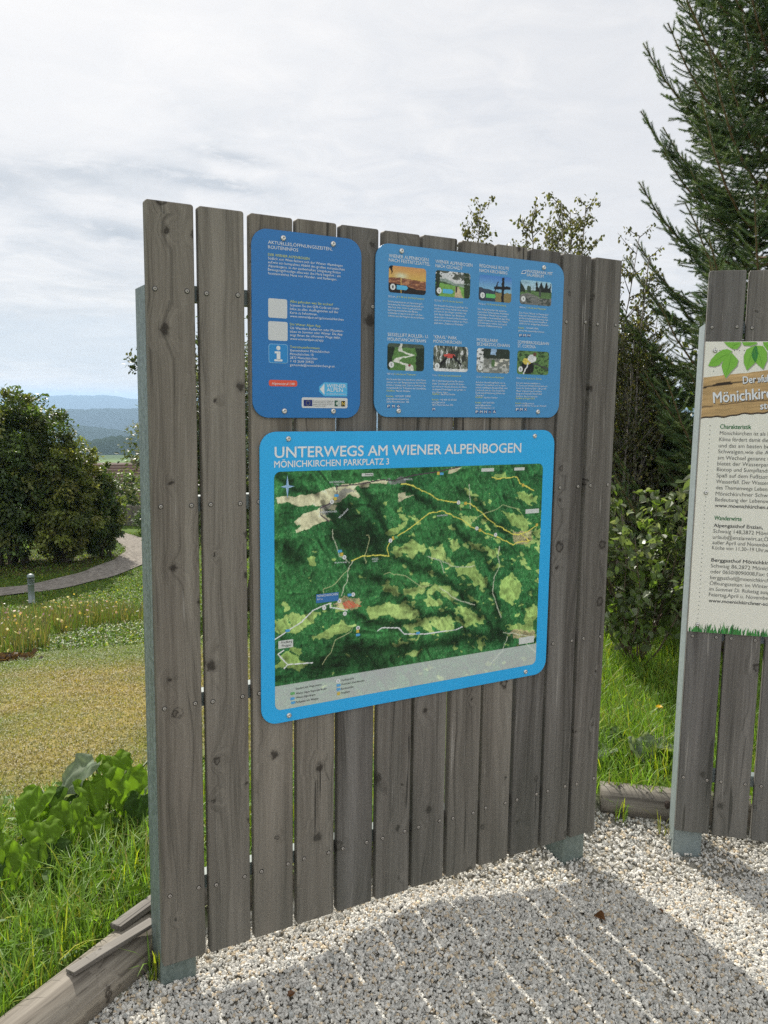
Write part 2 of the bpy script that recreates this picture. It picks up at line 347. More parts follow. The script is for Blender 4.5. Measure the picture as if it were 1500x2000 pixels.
# ---------------------------------------------------------------- measured data (metres on the board faces)
T1=[('AKTUELLES,ÖFFNUNGSZEITEN,',0.3306,2.1435,0.1962,0.0086,'w'),('ROUTENINFOS',0.3305,2.1305,0.0902,0.0086,'w'),('DER WIENER ALPENBOGEN',0.3304,2.1112,0.125,0.0068,'y'),('Südlich von Wien fächert sich der Wiener Alpenbogen',0.3303,2.1014,0.2298,0.0066,'w'),('auf,wie ein kompaktes Abbild des großen europäischen',0.3303,2.0913,0.2369,0.0066,'w'),('Alpenbogens. In der zauberhaften Umgebung finden',0.3302,2.0812,0.2231,0.0066,'w'),('Bewegungsfreudige alles,was das Herz begehrt - ein',0.3301,2.0714,0.224,0.0066,'w'),('facettenreiches Netz von Wander- und Radwegen.',0.3301,2.0612,0.212,0.0066,'w'),('Alles gefunden was Sie suchen?',0.3955,1.9895,0.1345,0.0066,'y'),('Scannen Sie den Q/R-Code um mehr',0.3955,1.9791,0.1547,0.0066,'w'),('Infos zu allen Ausflugszielen auf der',0.3955,1.969,0.152,0.0066,'w'),('Karte zu bekommen.',0.3955,1.9586,0.0851,0.0066,'w'),('www.wieneralpen.at/qp/moenichkirchen',0.3954,1.9488,0.169,0.0066,'w'),('Die Wiener Alpen App',0.3954,1.9264,0.0948,0.0066,'y'),('Ob Wandern,Radfahren oder Mountain-',0.3954,1.916,0.1693,0.0066,'w'),('biken im Sommer oder Winter. Die App',0.3953,1.9061,0.1659,0.0066,'w'),('zeigt Ihnen die schönsten Wege dafür.',0.3953,1.8963,0.16,0.0066,'w'),('www.wieneralpen.at/app',0.3953,1.8861,0.1046,0.0066,'w'),('Tourismusinformation',0.3953,1.8633,0.0923,0.0066,'y'),('Gemeindeamt Mönichkirchen',0.3952,1.8537,0.1237,0.0066,'w'),('Mönichkirchen 18',0.3952,1.8434,0.073,0.0066,'w'),('2872 Mönichkirchen',0.3952,1.8332,0.085,0.0066,'w'),('+ 43 2649 20925',0.3952,1.823,0.0738,0.0066,'w'),('gemeinde@moenichkirchen.gv.at',0.3951,1.813,0.1411,0.0066,'w'),('Alpinnotruf 140',0.3397,1.7591,0.069,0.0066,'w'),('WIENER',0.5104,1.7544,0.0637,0.0105,'w'),('ALPEN',0.5105,1.7425,0.053,0.0105,'w'),('IN NIEDERÖSTERREICH',0.5105,1.7344,0.0627,0.003,'w'),('Europäischer Landwirtschaftsfonds',0.4674,1.7139,0.0652,0.0026,'k'),('für die Entwicklung des ländlichen',0.4674,1.709,0.0634,0.0026,'k'),('Raumes: Hier investiert Europa in',0.4675,1.704,0.0628,0.0026,'k'),('die ländlichen Gebiete',0.4675,1.6994,0.0425,0.0026,'k')]
R1={'qr1': (0.3304,0.3872,1.9443,1.997),'qr2': (0.33,0.3884,1.8821,1.9346),'info': (0.3309,0.3889,1.8195,1.8727),'red': (0.3312,0.4177,1.755,1.7724),'logo': (0.4866,0.5786,1.7294,1.7613),'eu': (0.4318,0.5796,1.6947,1.7249),'flag': (0.4378,0.4651,1.6997,1.7179),'pic': (0.5369,0.5567,1.7,1.7173),'en': (0.5588,0.5717,1.6999,1.7163)}
T2=[('WIENER ALPENBOGEN',0.714,2.1431,0.1397,0.0098,'w'),('NACH FEISTRITZSATTEL',0.7142,2.1307,0.1456,0.0098,'w'),('WIENER ALPENBOGEN',0.8792,2.1418,0.1387,0.0098,'w'),('NACH GSCHAIDT',0.8795,2.1287,0.1011,0.0098,'w'),('REGIONALE ROUTE',1.0451,2.1437,0.1172,0.0098,'w'),('NACH KIRCHBERG',1.0455,2.1294,0.1108,0.0098,'w'),('WASSERPARK MIT',1.2357,2.1431,0.11,0.0098,'w'),('SALAERIUM',1.2362,2.1316,0.0712,0.0098,'w'),('SESSELLIFT,ROLLER- U.',0.7134,1.9125,0.1458,0.0098,'w'),('MOUNTAINCARTBAHN',0.7136,1.8987,0.1361,0.0098,'w'),('"KRAXL" PARK',0.8775,1.9133,0.0874,0.0098,'w'),('MÖNICHKIRCHEN',0.8778,1.8999,0.1053,0.0098,'w'),('MODELLPARK',1.043,1.9121,0.0844,0.0098,'w'),('ERZHERZOG JOHANN',1.0434,1.899,0.1317,0.0098,'w'),('SOMMERRODELBAHN',1.2079,1.9128,0.1333,0.0098,'w'),('ST. CORONA',1.2085,1.8998,0.0759,0.0098,'w'),('20,5 km |',0.7135,2.0268,0.0286,0.0054,'w'),('6 h 45 min bis Feistritzsattel',0.7445,2.0278,0.0956,0.0054,'y'),('15,5 km |',0.8782,2.0265,0.0285,0.0054,'w'),('4 h 15 min bis Gschaidt',0.9097,2.0274,0.0752,0.0054,'y'),('17,5 km |',1.0448,2.0276,0.0282,0.0054,'w'),('4 h 30 min bis Kirchberg',1.0763,2.0285,0.0789,0.0054,'y'),('400 m |',1.2102,2.0276,0.0266,0.0054,'w'),('5 min bis zum Wasserpark',1.2402,2.0283,0.0843,0.0054,'y'),('Schön anzuschauen ist die malerisch-',0.7128,2.0123,0.1232,0.0054,'w'),('harmonische Schwaigenlandschaft am',0.7129,2.0039,0.1262,0.0054,'w'),('Wechsel. Hier lohnt es sich,auf jeder',0.7131,1.9955,0.12,0.0054,'w'),('Lichtung anzuhalten,die Blicke',0.7132,1.9871,0.1047,0.0054,'w'),('schweifen zu lassen und sich von Aus-',0.7133,1.9787,0.1235,0.0054,'w'),('sichten aus der Region zu verwöhnen.',0.7135,1.9703,0.1298,0.0054,'w'),('Die blumenfrohe,einspurig gepflegte Flur',0.8775,2.0115,0.1282,0.0054,'w'),('umgibt mich. Schon bald erreicht wieder',0.8778,2.0026,0.1262,0.0054,'w'),('und mit ihr die Wegen wandern bei',0.878,1.9938,0.1202,0.0054,'w'),('dort dieser Einkehr bei. Blickpunkt',0.8782,1.9849,0.1151,0.0054,'w'),('unten dann im Innerzeiler,kommen',0.8784,1.976,0.1254,0.0054,'w'),('doch eine sich weiter einkehren am Wech-',0.8786,1.9671,0.1281,0.0054,'w'),('pfad beim „Steinerne Weibelen“',0.8789,1.9582,0.1132,0.0054,'w'),('Der Weg führt über die aussichts-',1.0433,2.0109,0.1152,0.0054,'w'),('reizvollen Schwaig,den höchsten',1.0436,2.0023,0.1234,0.0054,'w'),('Punkt dieser Wanderung mit einem',1.0439,1.9938,0.117,0.0054,'w'),('weitläufigen Panoramablick,den Weg',1.0442,1.9853,0.1268,0.0054,'w'),('hügeln hinunter,der uns eine Vielzahl',1.0445,1.9768,0.1182,0.0054,'w'),('Eindrücke sehen wird St. Corona,das',1.0448,1.9682,0.1161,0.0054,'w'),('bekannte Wallfahrtsdorf bietet',1.0451,1.9596,0.0977,0.0054,'w'),('Zum Thema "Wasser und Sonnenlicht"',1.2093,2.01,0.1258,0.0054,'w'),('bietet der Wasserpark einen Kinder-',1.2097,2.0014,0.123,0.0054,'w'),('spielbereich,Kneippbecken,einen Fuß-',1.2101,1.9928,0.1248,0.0054,'w'),('tastweg,ein Biotop,eine Sumpfland-',1.2104,1.9842,0.1202,0.0054,'w'),('schaft und ein einzigartiges Salaerium',1.2108,1.9757,0.1249,0.0054,'w'),('Kontakt:',1.2086,1.9613,0.0256,0.0054,'y'),('+43 2649 20925',1.2387,1.9621,0.0542,0.0054,'w'),('gemeinde.moenichkirchen.at',1.209,1.9527,0.1106,0.0054,'w'),('400 m |',0.7129,1.7974,0.0229,0.0054,'w'),('5 min bis zur Talstation',0.739,1.7973,0.0771,0.0054,'y'),('1 km |',0.8769,1.7978,0.0169,0.0054,'w'),('12 min bis zum Kletterpark',0.8977,1.7975,0.0881,0.0054,'y'),('1,2 km |',1.0437,1.7971,0.0238,0.0054,'w'),('15 min bis zum Modellpark',1.0707,1.797,0.0862,0.0054,'y'),('18 km |',1.2078,1.797,0.0213,0.0054,'w'),('2 h 30 min bis St. Corona',1.2325,1.7967,0.0821,0.0054,'y'),('Die Strecke führt mit dem Roller oder Moun-',0.7117,1.781,0.1418,0.0054,'w'),('taincart von der Bergstation auf der Mönich-',0.7119,1.7724,0.1428,0.0054,'w'),('kirchner Schwaig über 2 km in herrlicher Na-',0.712,1.7638,0.141,0.0054,'w'),('turlandschaft zur Talstation des Sesselliftes.',0.7121,1.7552,0.1425,0.0054,'w'),('Geöffnet:',0.7123,1.7466,0.0295,0.0054,'y'),('Mai bis Oktober',0.7455,1.7464,0.0514,0.0054,'w'),('Kontakt:',0.712,1.7301,0.0253,0.0054,'y'),('+43 2649 20908',0.7416,1.7305,0.0557,0.0054,'w'),('office@schischaukel.net',0.7122,1.7217,0.0795,0.0054,'w'),('2872 Mönichkirchen 308',0.7123,1.7132,0.0796,0.0054,'w'),('Mit 12 abwechslungsreichen Parcours,in',0.8763,1.7805,0.1193,0.0054,'w'),('jeder Schwierigkeitsstufe,72 Statio-',0.8765,1.7716,0.1225,0.0054,'w'),('nen und einer Hauptseilrutsche mit 200 m',0.8767,1.7627,0.1309,0.0054,'w'),('ist dieser Erlebnispark der größte in',0.8769,1.7538,0.1268,0.0054,'w'),('den Wiener Alpen.',0.8771,1.7449,0.0602,0.0054,'w'),('Geöffnet:',0.8768,1.7391,0.0284,0.0054,'y'),('April bis Oktober',0.9092,1.7388,0.0558,0.0054,'w'),('Kontakt:',0.8767,1.7217,0.0249,0.0054,'y'),('+43 664 20 20 655',0.9057,1.7217,0.0639,0.0054,'w'),('info@kraxl.at',0.8769,1.7134,0.0491,0.0054,'w'),('2872 Mönichkirchen 230',0.8771,1.7051,0.0796,0.0054,'w'),('Auf einer Ausstellungsfläche von ca.',1.0427,1.7797,0.1204,0.0054,'w'),('4.000 m² verzaubert und in eigen-',1.043,1.7712,0.1226,0.0054,'w'),('artlich vielfältigen Bauten,Züge und',1.0433,1.7627,0.1271,0.0054,'w'),('Landschaft wie zur Zeit des großen',1.0435,1.7541,0.1183,0.0054,'w'),('Erzherzogs,Erkletterung Johann von',1.0438,1.7456,0.1184,0.0054,'w'),('Österreich.',1.0441,1.7371,0.0329,0.0054,'w'),('Geöffnet:',1.0432,1.7315,0.0297,0.0054,'y'),('April bis Oktober',1.0772,1.7311,0.055,0.0054,'w'),('Kontakt:',1.0428,1.7144,0.0254,0.0054,'y'),('+43 2649 603',1.0714,1.7143,0.0484,0.0054,'w'),('modell@parks.net',1.043,1.7058,0.0641,0.0054,'w'),('2872 Mönichkirchen 112',1.0433,1.6972,0.0771,0.0054,'w'),('Die neue Sommerrodelbahn in',1.2074,1.7812,0.1022,0.0054,'w'),('St. Corona am Wechsel bringt Spaß und',1.2078,1.7725,0.1324,0.0054,'w'),('Action für Groß und Klein - die ca. 870',1.2081,1.7637,0.129,0.0054,'w'),('Meter lange,kurvige Rodelbahn',1.2085,1.7549,0.1093,0.0054,'w'),('hängt am neuesten Familienhit!',1.2089,1.7461,0.1105,0.0054,'w'),('Seitdem der besucht,mit',1.2093,1.7373,0.0909,0.0054,'w'),('Geöffnet ab August 2015',1.2073,1.7303,0.0816,0.0054,'y'),('Kontakt:',1.2069,1.7144,0.0258,0.0054,'y'),('info@corona.at',1.2361,1.7138,0.0502,0.0054,'w'),('Göblerl 10,2880 St. Corona am Wechsel',1.2072,1.706,0.1317,0.0054,'w')]
PH=[(0.7147,0.8464,2.0417,2.1203),(0.8807,1.0119,2.0431,2.1207),(1.046,1.1763,2.041,2.1209),(1.2113,1.3451,2.0414,2.1195),(0.7136,0.845,1.811,1.8919),(0.879,1.0106,1.8131,1.8921),(1.0447,1.1771,1.8133,1.891),(1.2094,1.344,1.8128,1.8902)]
PIC=[(1.2127,1.2265,1.9345,1.9446,'P'),(1.2294,1.2433,1.9353,1.9454,'M'),(1.2473,1.2613,1.9362,1.9463,'H'),(0.7142,0.7256,1.6972,1.7072,'P'),(0.7311,0.7426,1.6973,1.7074,'M'),(0.749,0.7606,1.6975,1.7075,'6'),(0.8777,0.89,1.6894,1.6997,'M'),(1.0445,1.0576,1.6818,1.6925,'P'),(1.0615,1.0747,1.6819,1.6926,'M'),(1.0786,1.0918,1.682,1.6928,'H'),(1.0957,1.1091,1.6821,1.6929,'~'),(1.1141,1.1275,1.6822,1.693,'A'),(1.2085,1.2225,1.6906,1.7016,'P'),(1.2254,1.2394,1.6907,1.7017,'M'),(1.2435,1.2576,1.6909,1.7019,'X')]
T3=[('UNTERWEGS AM WIENER ALPENBOGEN',0.3472,1.5524,0.8899,0.0305,'w'),('MÖNICHKIRCHEN PARKPLATZ 3',0.3458,1.5242,0.3776,0.0185,'w')]
beige=[[(0.001,0.639),(0.081,0.642),(0.121,0.646),(0.187,0.665),(0.215,0.669),(0.27,0.671),(0.298,0.679),(0.355,0.681),(0.374,0.674),(0.366,0.668),(0.312,0.673),(0.309,0.66),(0.284,0.655),(0.27,0.662),(0.256,0.656),(0.277,0.633),(0.27,0.624),(0.242,0.638),(0.215,0.617),(0.188,0.613),(0.147,0.608),(0.121,0.613),(0.088,0.609),(0.055,0.619),(0.011,0.624)],[(0.144,0.602),(0.174,0.613),(0.201,0.606),(0.195,0.591),(0.161,0.595),(0.171,0.579),(0.185,0.563),(0.154,0.559),(0.127,0.551),(0.101,0.541),(0.065,0.528),(0.062,0.537),(0.081,0.551),(0.058,0.567),(0.084,0.584),(0.114,0.595)],[(0.612,0.712),(0.652,0.711),(0.629,0.695),(0.597,0.692)],[(0.415,0.634),(0.444,0.639),(0.437,0.623),(0.475,0.625),(0.43,0.614),(0.415,0.608)]]
gray=[[(0.205,0.649),(0.242,0.657),(0.256,0.65),(0.242,0.638),(0.215,0.617),(0.194,0.637)],[(0.147,0.602),(0.174,0.61),(0.195,0.606),(0.181,0.591),(0.154,0.587)],[(0.355,0.681),(0.399,0.676),(0.444,0.678),(0.436,0.665),(0.392,0.667)]]
mead=[[(0.358,0.498),(0.379,0.523),(0.446,0.545),(0.439,0.526),(0.402,0.502),(0.365,0.488)],[(0.403,0.469),(0.447,0.479),(0.516,0.471),(0.532,0.453),(0.494,0.443),(0.471,0.424),(0.418,0.435),(0.388,0.425)],[(0.54,0.452),(0.587,0.456),(0.604,0.42),(0.646,0.39),(0.605,0.379),(0.573,0.409),(0.533,0.419)],[(0.607,0.464),(0.647,0.465),(0.652,0.444),(0.62,0.44)],[(0.36,0.345),(0.397,0.345),(0.428,0.309),(0.405,0.304),(0.368,0.328)],[(0.435,0.318),(0.504,0.341),(0.535,0.338),(0.528,0.319),(0.481,0.296),(0.451,0.3)],[(0.513,0.286),(0.559,0.336),(0.615,0.317),(0.649,0.286),(0.625,0.254),(0.529,0.264)],[(0.629,0.267),(0.691,0.239),(0.76,0.196),(0.761,0.167),(0.728,0.157),(0.651,0.216)],[(0.646,0.383),(0.703,0.392),(0.73,0.341),(0.782,0.322),(0.765,0.295),(0.706,0.308),(0.655,0.354)],[(0.825,0.31),(0.877,0.341),(0.923,0.294),(0.907,0.259),(0.864,0.227),(0.831,0.267)],[(0.927,0.206),(0.986,0.214),(0.989,0.154),(0.948,0.152)],[(-0.001,0.273),(0.055,0.285),(0.135,0.282),(0.121,0.252),(0.068,0.234),(0.022,0.233),(-0.001,0.224)],[(0.022,0.326),(0.038,0.334),(0.048,0.305),(0.029,0.301)],[(0.135,0.225),(0.19,0.25),(0.274,0.227),(0.218,0.208),(0.176,0.201),(0.121,0.198)],[(0.009,0.166),(0.055,0.191),(0.081,0.182),(0.068,0.152),(0.101,0.128),(0.081,0.105),(0.048,0.123),(0.009,0.135)],[(0.303,0.276),(0.361,0.289),(0.451,0.28),(0.506,0.24),(0.483,0.229),(0.437,0.224),(0.399,0.245),(0.325,0.241)],[(0.437,0.204),(0.483,0.215),(0.554,0.22),(0.626,0.219),(0.632,0.169),(0.563,0.164),(0.468,0.176)],[(0.676,0.463),(0.743,0.444),(0.804,0.404),(0.779,0.399),(0.702,0.433)],[(0.183,0.29),(0.238,0.303),(0.339,0.311),(0.302,0.296),(0.26,0.281),(0.21,0.274)],[(0.682,0.551),(0.757,0.526),(0.801,0.503),(0.758,0.499),(0.707,0.522)],[(0.777,0.684),(0.819,0.686),(0.837,0.668),(0.795,0.662)],[(0.883,0.617),(0.964,0.6),(0.974,0.564),(0.911,0.581)],[(0.824,0.557),(0.885,0.554),(0.969,0.492),(0.962,0.45),(0.888,0.497)],[(0.485,0.123),(0.516,0.122),(0.478,0.1),(0.454,0.11)],[(0.712,0.117),(0.763,0.113),(0.756,0.082),(0.721,0.09)],[(0.357,0.595),(0.385,0.613),(0.375,0.594)],[(0.364,0.575),(0.379,0.578),(0.375,0.559)],[(0.662,0.64),(0.695,0.632),(0.713,0.611),(0.68,0.616)],[(0.84,0.158),(0.984,0.155),(0.987,0.11),(0.885,0.13)],[(0.4,0.158),(0.453,0.165),(0.508,0.164),(0.454,0.151),(0.408,0.137)]]
dark=[([(0.411,0.429),(0.479,0.397),(0.558,0.37),(0.64,0.314),(0.691,0.268),(0.752,0.204),(0.814,0.146)],0.022),([(0.26,0.262),(0.318,0.235),(0.407,0.214),(0.483,0.215),(0.561,0.226),(0.609,0.238),(0.651,0.209),(0.686,0.156)],0.018),([(0.208,0.602),(0.271,0.555),(0.314,0.508),(0.358,0.466)],0.05),([(0.284,0.655),(0.328,0.596),(0.365,0.543),(0.373,0.491)],0.018),([(0.209,0.527),(0.258,0.474),(0.301,0.458)],0.05),([(0.444,0.649),(0.513,0.607),(0.553,0.585)],0.016),([(0.634,0.52),(0.676,0.47),(0.745,0.409),(0.797,0.363)],0.02),([(0.33,0.378),(0.367,0.348),(0.42,0.303),(0.506,0.24)],0.022),([(0.036,0.484),(0.075,0.45)],0.03),([(0.246,0.165),(0.333,0.147),(0.485,0.133),(0.645,0.133),(0.859,0.119)],0.03),([(0.638,0.648),(0.705,0.591),(0.757,0.547),(0.845,0.472)],0.02),([(0.121,0.118),(0.261,0.137),(0.364,0.082)],0.06),([(0.764,0.323),(0.81,0.255),(0.822,0.174)],0.014),([(0.011,0.701),(0.088,0.657),(0.14,0.648)],0.014)]
yel=[[(0.251,0.433),(0.286,0.443),(0.33,0.446),(0.381,0.435),(0.377,0.465),(0.387,0.483),(0.417,0.501),(0.462,0.524),(0.53,0.566),(0.58,0.57),(0.633,0.547),(0.708,0.509),(0.793,0.472),(0.873,0.438),(0.89,0.444),(0.944,0.447),(0.898,0.476)],[(0.425,0.665),(0.474,0.654),(0.528,0.629),(0.576,0.604),(0.64,0.594),(0.689,0.588),(0.739,0.555),(0.8,0.51),(0.871,0.477),(0.898,0.472),(0.933,0.48),(0.973,0.499)],[(0.773,0.673),(0.803,0.669),(0.88,0.67),(0.899,0.645),(0.954,0.622)]]
drk=[[(0.174,0.561),(0.147,0.581),(0.147,0.602),(0.184,0.616),(0.201,0.64),(0.2,0.664),(0.27,0.668),(0.355,0.679),(0.399,0.675),(0.473,0.69),(0.55,0.697),(0.644,0.711)]]
road=[[(-0.001,0.218),(0.041,0.24),(0.088,0.263),(0.121,0.293),(0.162,0.305),(0.182,0.309),(0.179,0.296),(0.203,0.291),(0.238,0.28)],[(0.347,0.202),(0.362,0.21),(0.422,0.202),(0.445,0.179),(0.523,0.169),(0.644,0.168),(0.669,0.175)],[(0.028,0.183),(0.009,0.173),(0.028,0.151),(0.041,0.137),(0.028,0.126)],[(0.041,0.137),(0.121,0.131)]]
stream=[[(0.812,0.439),(0.809,0.404),(0.819,0.368),(0.798,0.334),(0.792,0.278),(0.811,0.233),(0.83,0.188)],[(0.682,0.653),(0.688,0.571)],[(0.573,0.403),(0.594,0.367)],[(0.258,0.435),(0.244,0.417),(0.234,0.374),(0.217,0.331)],[(0.188,0.535),(0.192,0.504),(0.209,0.452),(0.244,0.43)],[(0.859,0.119),(0.843,0.07),(0.792,0.026)],[(0.942,0.086),(0.99,0.042)],[(0.841,0.136),(0.987,0.099)],[(0.525,0.427),(0.63,0.384),(0.712,0.377)],[(0.575,0.321),(0.641,0.273),(0.716,0.244)]]
redt=[(0.221,0.305),(0.245,0.312),(0.288,0.288),(0.231,0.284)]
town=[[(0.182,0.309),(0.217,0.327),(0.274,0.312),(0.302,0.296),(0.245,0.276),(0.203,0.294)],[(0.871,0.484),(0.951,0.479),(0.962,0.442),(0.872,0.445)],[(0.859,0.134),(0.986,0.125),(0.987,0.091),(0.895,0.111)]]
dots=[(0.184,0.619),(0.388,0.487),(0.227,0.447),(0.258,0.328),(0.211,0.313),(0.16,0.297),(0.23,0.271),(0.276,0.22),(0.642,0.595),(0.718,0.505),(0.796,0.478),(0.208,0.06)]
ysq=[(0.195,0.628),(0.398,0.495),(0.218,0.457),(0.275,0.21),(0.67,0.591),(0.731,0.498),(0.561,0.693),(0.21,0.019),(0.906,0.642),(0.973,0.501)]
btag=[(0.199,0.637),(0.212,0.467),(0.246,0.328),(0.276,0.198),(0.574,0.691),(0.041,0.241),(0.496,0.176),(0.21,0.046),(0.21,0.033),(0.056,0.029),(0.058,0.016)]
gtag=[(0.056,0.045),(0.656,0.593),(0.407,0.496)]
compass=(0.041,0.67)
MT=[('MÖNICHKIRCHEN',0.4814,1.1301,0.0699,0.0068,'w'),('967 m',0.4815,1.1207,0.019,0.005,'w'),('HOCHWECHSEL',0.5214,1.4731,0.0497,0.006,'w'),('1743',0.5383,1.4657,0.015,0.0042,'w'),('NIEDERWECHSEL',0.4895,1.385,0.0575,0.005,'w'),('KOGEL',0.668,1.2287,0.0232,0.006,'w'),('1289',0.671,1.222,0.016,0.0042,'w'),('ARABICHL',0.7779,1.4729,0.0322,0.0052,'w'),('KAMPSTEIN',0.9051,1.3513,0.0396,0.0052,'w'),('Schwaig',0.5397,1.2286,0.0402,0.0045,'w'),('Wechsel',0.5554,1.3634,0.0402,0.007,'w'),('Friedberg',0.3654,1.0017,0.0347,0.0075,'k'),('Pinggau',0.3673,0.9914,0.0295,0.0075,'k'),('Semmering',0.6406,1.4926,0.0263,0.006,'k'),('Standort mit Wegnummer',0.4118,0.8532,0.0869,0.0062,'k'),('Wiener Alpen Regionale Route',0.4118,0.8379,0.1022,0.0062,'k'),('Wiener Alpenbogen',0.4117,0.825,0.065,0.0062,'k'),('Parkplatz mit Wegen',0.4117,0.8109,0.0747,0.0062,'k'),('Ausflugsziele',0.5643,0.856,0.0443,0.0058,'k'),('Autobahn,Schnellstraße',0.5644,0.8428,0.0814,0.0058,'k'),('Bundesstraße',0.5645,0.8283,0.0429,0.0058,'k'),('Bergbahn',0.5646,0.8151,0.03,0.0058,'k')]
wbox=[(0.011,0.058,0.189,0.213),(0.284,0.324,0.692,0.701),(0.73,0.781,0.693,0.704),(0.866,0.91,0.693,0.703),(0.921,0.98,0.543,0.558),(0.912,0.979,0.081,0.105)]
bbox=[(0.133,0.208,0.314,0.341)]
S2=[('Der',0.1349,1.7966,0.0435,0.025,'w'),('»fußfreie« Ort',0.1832,1.801,0.1468,0.025,'w'),('Mönichkirchen',0.0394,1.7268,0.2578,0.038,'w'),('stellt sich vor',0.1986,1.706,0.176,0.025,'w'),('Charakteristik',0.0682,1.6353,0.1045,0.0155,'g'),('Mönichkirchen ist als Luftkurort',0.0689,1.6128,0.2362,0.0135,'d'),('Klima fördert damit die Gesundheit',0.0683,1.5902,0.2511,0.0135,'d'),('und das am besten bei einer',0.0677,1.5675,0.2213,0.0135,'d'),('Schwaigen,wie die Almen',0.067,1.5462,0.2106,0.0135,'d'),('am Wechsel genannt werden',0.067,1.5235,0.2249,0.0135,'d'),('bietet der Wasserpark. Mit',0.067,1.5022,0.22,0.0135,'d'),('Biotop und Sumpflandschaft',0.067,1.4808,0.215,0.0135,'d'),('Spaß auf dem Fußtastweg',0.067,1.4586,0.2036,0.0135,'d'),('Wasserfall. Der Wasserpark',0.067,1.4365,0.2116,0.0135,'d'),('des Themenwegs Lebenswasser',0.0677,1.4143,0.2318,0.0135,'d'),('Mönichkirchner Schwaig,die',0.0677,1.392,0.2268,0.0135,'d'),('Bedeutung der Lebenswasser',0.0677,1.3704,0.2219,0.0135,'d'),('www.moenichkirchen.at',0.0677,1.3488,0.1909,0.0125,'b'),('Wanderwirte',0.0686,1.3011,0.0934,0.0155,'g'),('Alpengasthof Enzian,',0.0681,1.275,0.1673,0.0125,'b'),('Schwaig 148,2872 Mönichkirchen',0.0681,1.2532,0.2618,0.0135,'d'),('urlaub@enzianwirt.at,Öffnung',0.0681,1.2313,0.2374,0.0135,'d'),('außer April und November',0.068,1.2109,0.1966,0.0135,'d'),('Küche von 11.30–19 Uhr,warm',0.0678,1.1912,0.2209,0.0135,'d'),('Berggasthof Mönichkirchen',0.0678,1.1457,0.237,0.0125,'b'),('Schwaig 86,2872 Mönichkirchen',0.0678,1.1237,0.2645,0.0135,'d'),('oder 0650/8090008,Fax: 02649',0.0678,1.1016,0.24,0.0135,'d'),('berggasthof@moenichkirchner',0.0677,1.0795,0.2285,0.0135,'d'),('Öffnungszeiten: im Winter durch',0.0677,1.0573,0.2496,0.0135,'d'),('im Sommer Di. Ruhetag ausgenommen',0.0676,1.0358,0.2772,0.0135,'d'),('Feiertag,April u. November zu',0.0676,1.0143,0.233,0.0135,'d'),('www.moenichkirchner-schwaig.at',0.0675,0.992,0.2673,0.0125,'b')]
leaves=[([(0.0144,1.8593),(0.0224,1.8811),(0.0395,1.9029),(0.0594,1.9162),(0.0753,1.9185),(0.0918,1.9113),(0.0812,1.898),(0.064,1.8787),(0.0513,1.8618),(0.0354,1.8564),(0.0191,1.8581)],0),([(0.0911,1.9053),(0.1021,1.8932),(0.1144,1.8788),(0.1111,1.8595),(0.094,1.8401),(0.076,1.8158),(0.0668,1.8351),(0.0595,1.8594),(0.064,1.8787),(0.0768,1.8956)],0),([(0.0623,1.9433),(0.1194,1.9431),(0.1179,1.9316),(0.1074,1.9177),(0.0913,1.9192),(0.0747,1.9294)],0),([(0.1217,1.9431),(0.1715,1.9429),(0.1719,1.9362),(0.1521,1.9296),(0.1293,1.9311)],0),([(0.1723,1.9302),(0.1568,1.9267),(0.1393,1.9172),(0.1317,1.8932),(0.1333,1.8692),(0.1452,1.8432),(0.1612,1.8596),(0.1759,1.8764),(0.1719,1.9027)],0),([(0.1655,1.931),(0.1927,1.9289),(0.2076,1.9075),(0.2096,1.8788),(0.1982,1.8472),(0.179,1.8644),(0.1667,1.8788),(0.1625,1.9075)],0),([(0.1724,1.929),(0.1785,1.9051),(0.1774,1.8884),(0.1707,1.8704),(0.1604,1.8884),(0.1561,1.9028),(0.1637,1.9243)],1),([(0.1918,1.9428),(0.2321,1.9426),(0.2386,1.9122),(0.2262,1.8979),(0.2071,1.9146),(0.1948,1.9313)],0),([(0.2329,1.9312),(0.2558,1.9216),(0.2667,1.8931),(0.2512,1.8598),(0.2387,1.8788),(0.2281,1.9027)],0)]
banner=[(0.0018,1.8183),(0.0352,1.8216),(0.081,1.8279),(0.1265,1.8335),(0.2164,1.8441)]
bannerb=[(0.0025,1.6679),(0.0672,1.6776),(0.1249,1.6798),(0.1589,1.6852),(0.2266,1.6936)]
crack=[(0.0061,1.764),(0.0339,1.7667),(0.073,1.7719),(0.1069,1.782),(0.1406,1.7907),(0.1744,1.7958),(0.2192,1.8022)]

BA = Vector((-0.62089, 2.210365, 0)); BROT = R(90 - 60.56747)
SA = Vector((1.149161, 3.048193, 0)); SROT = R(90 - 103.75984)
def bw(A, rot, u, n, z):   # board coords -> world (n towards the viewer)
    return Vector((A.x + math.cos(rot) * u + math.sin(rot) * n, A.y + math.sin(rot) * u - math.cos(rot) * n, z))
def lin(*c):
    c = np.array(c, float) / 255; return np.where(c < 0.04045, c / 12.92, ((c + 0.055) / 1.055) ** 2.4)
def pr(*c): return np.minimum(lin(*c) / 0.60, 0.82)      # printed colour as seen in open shade

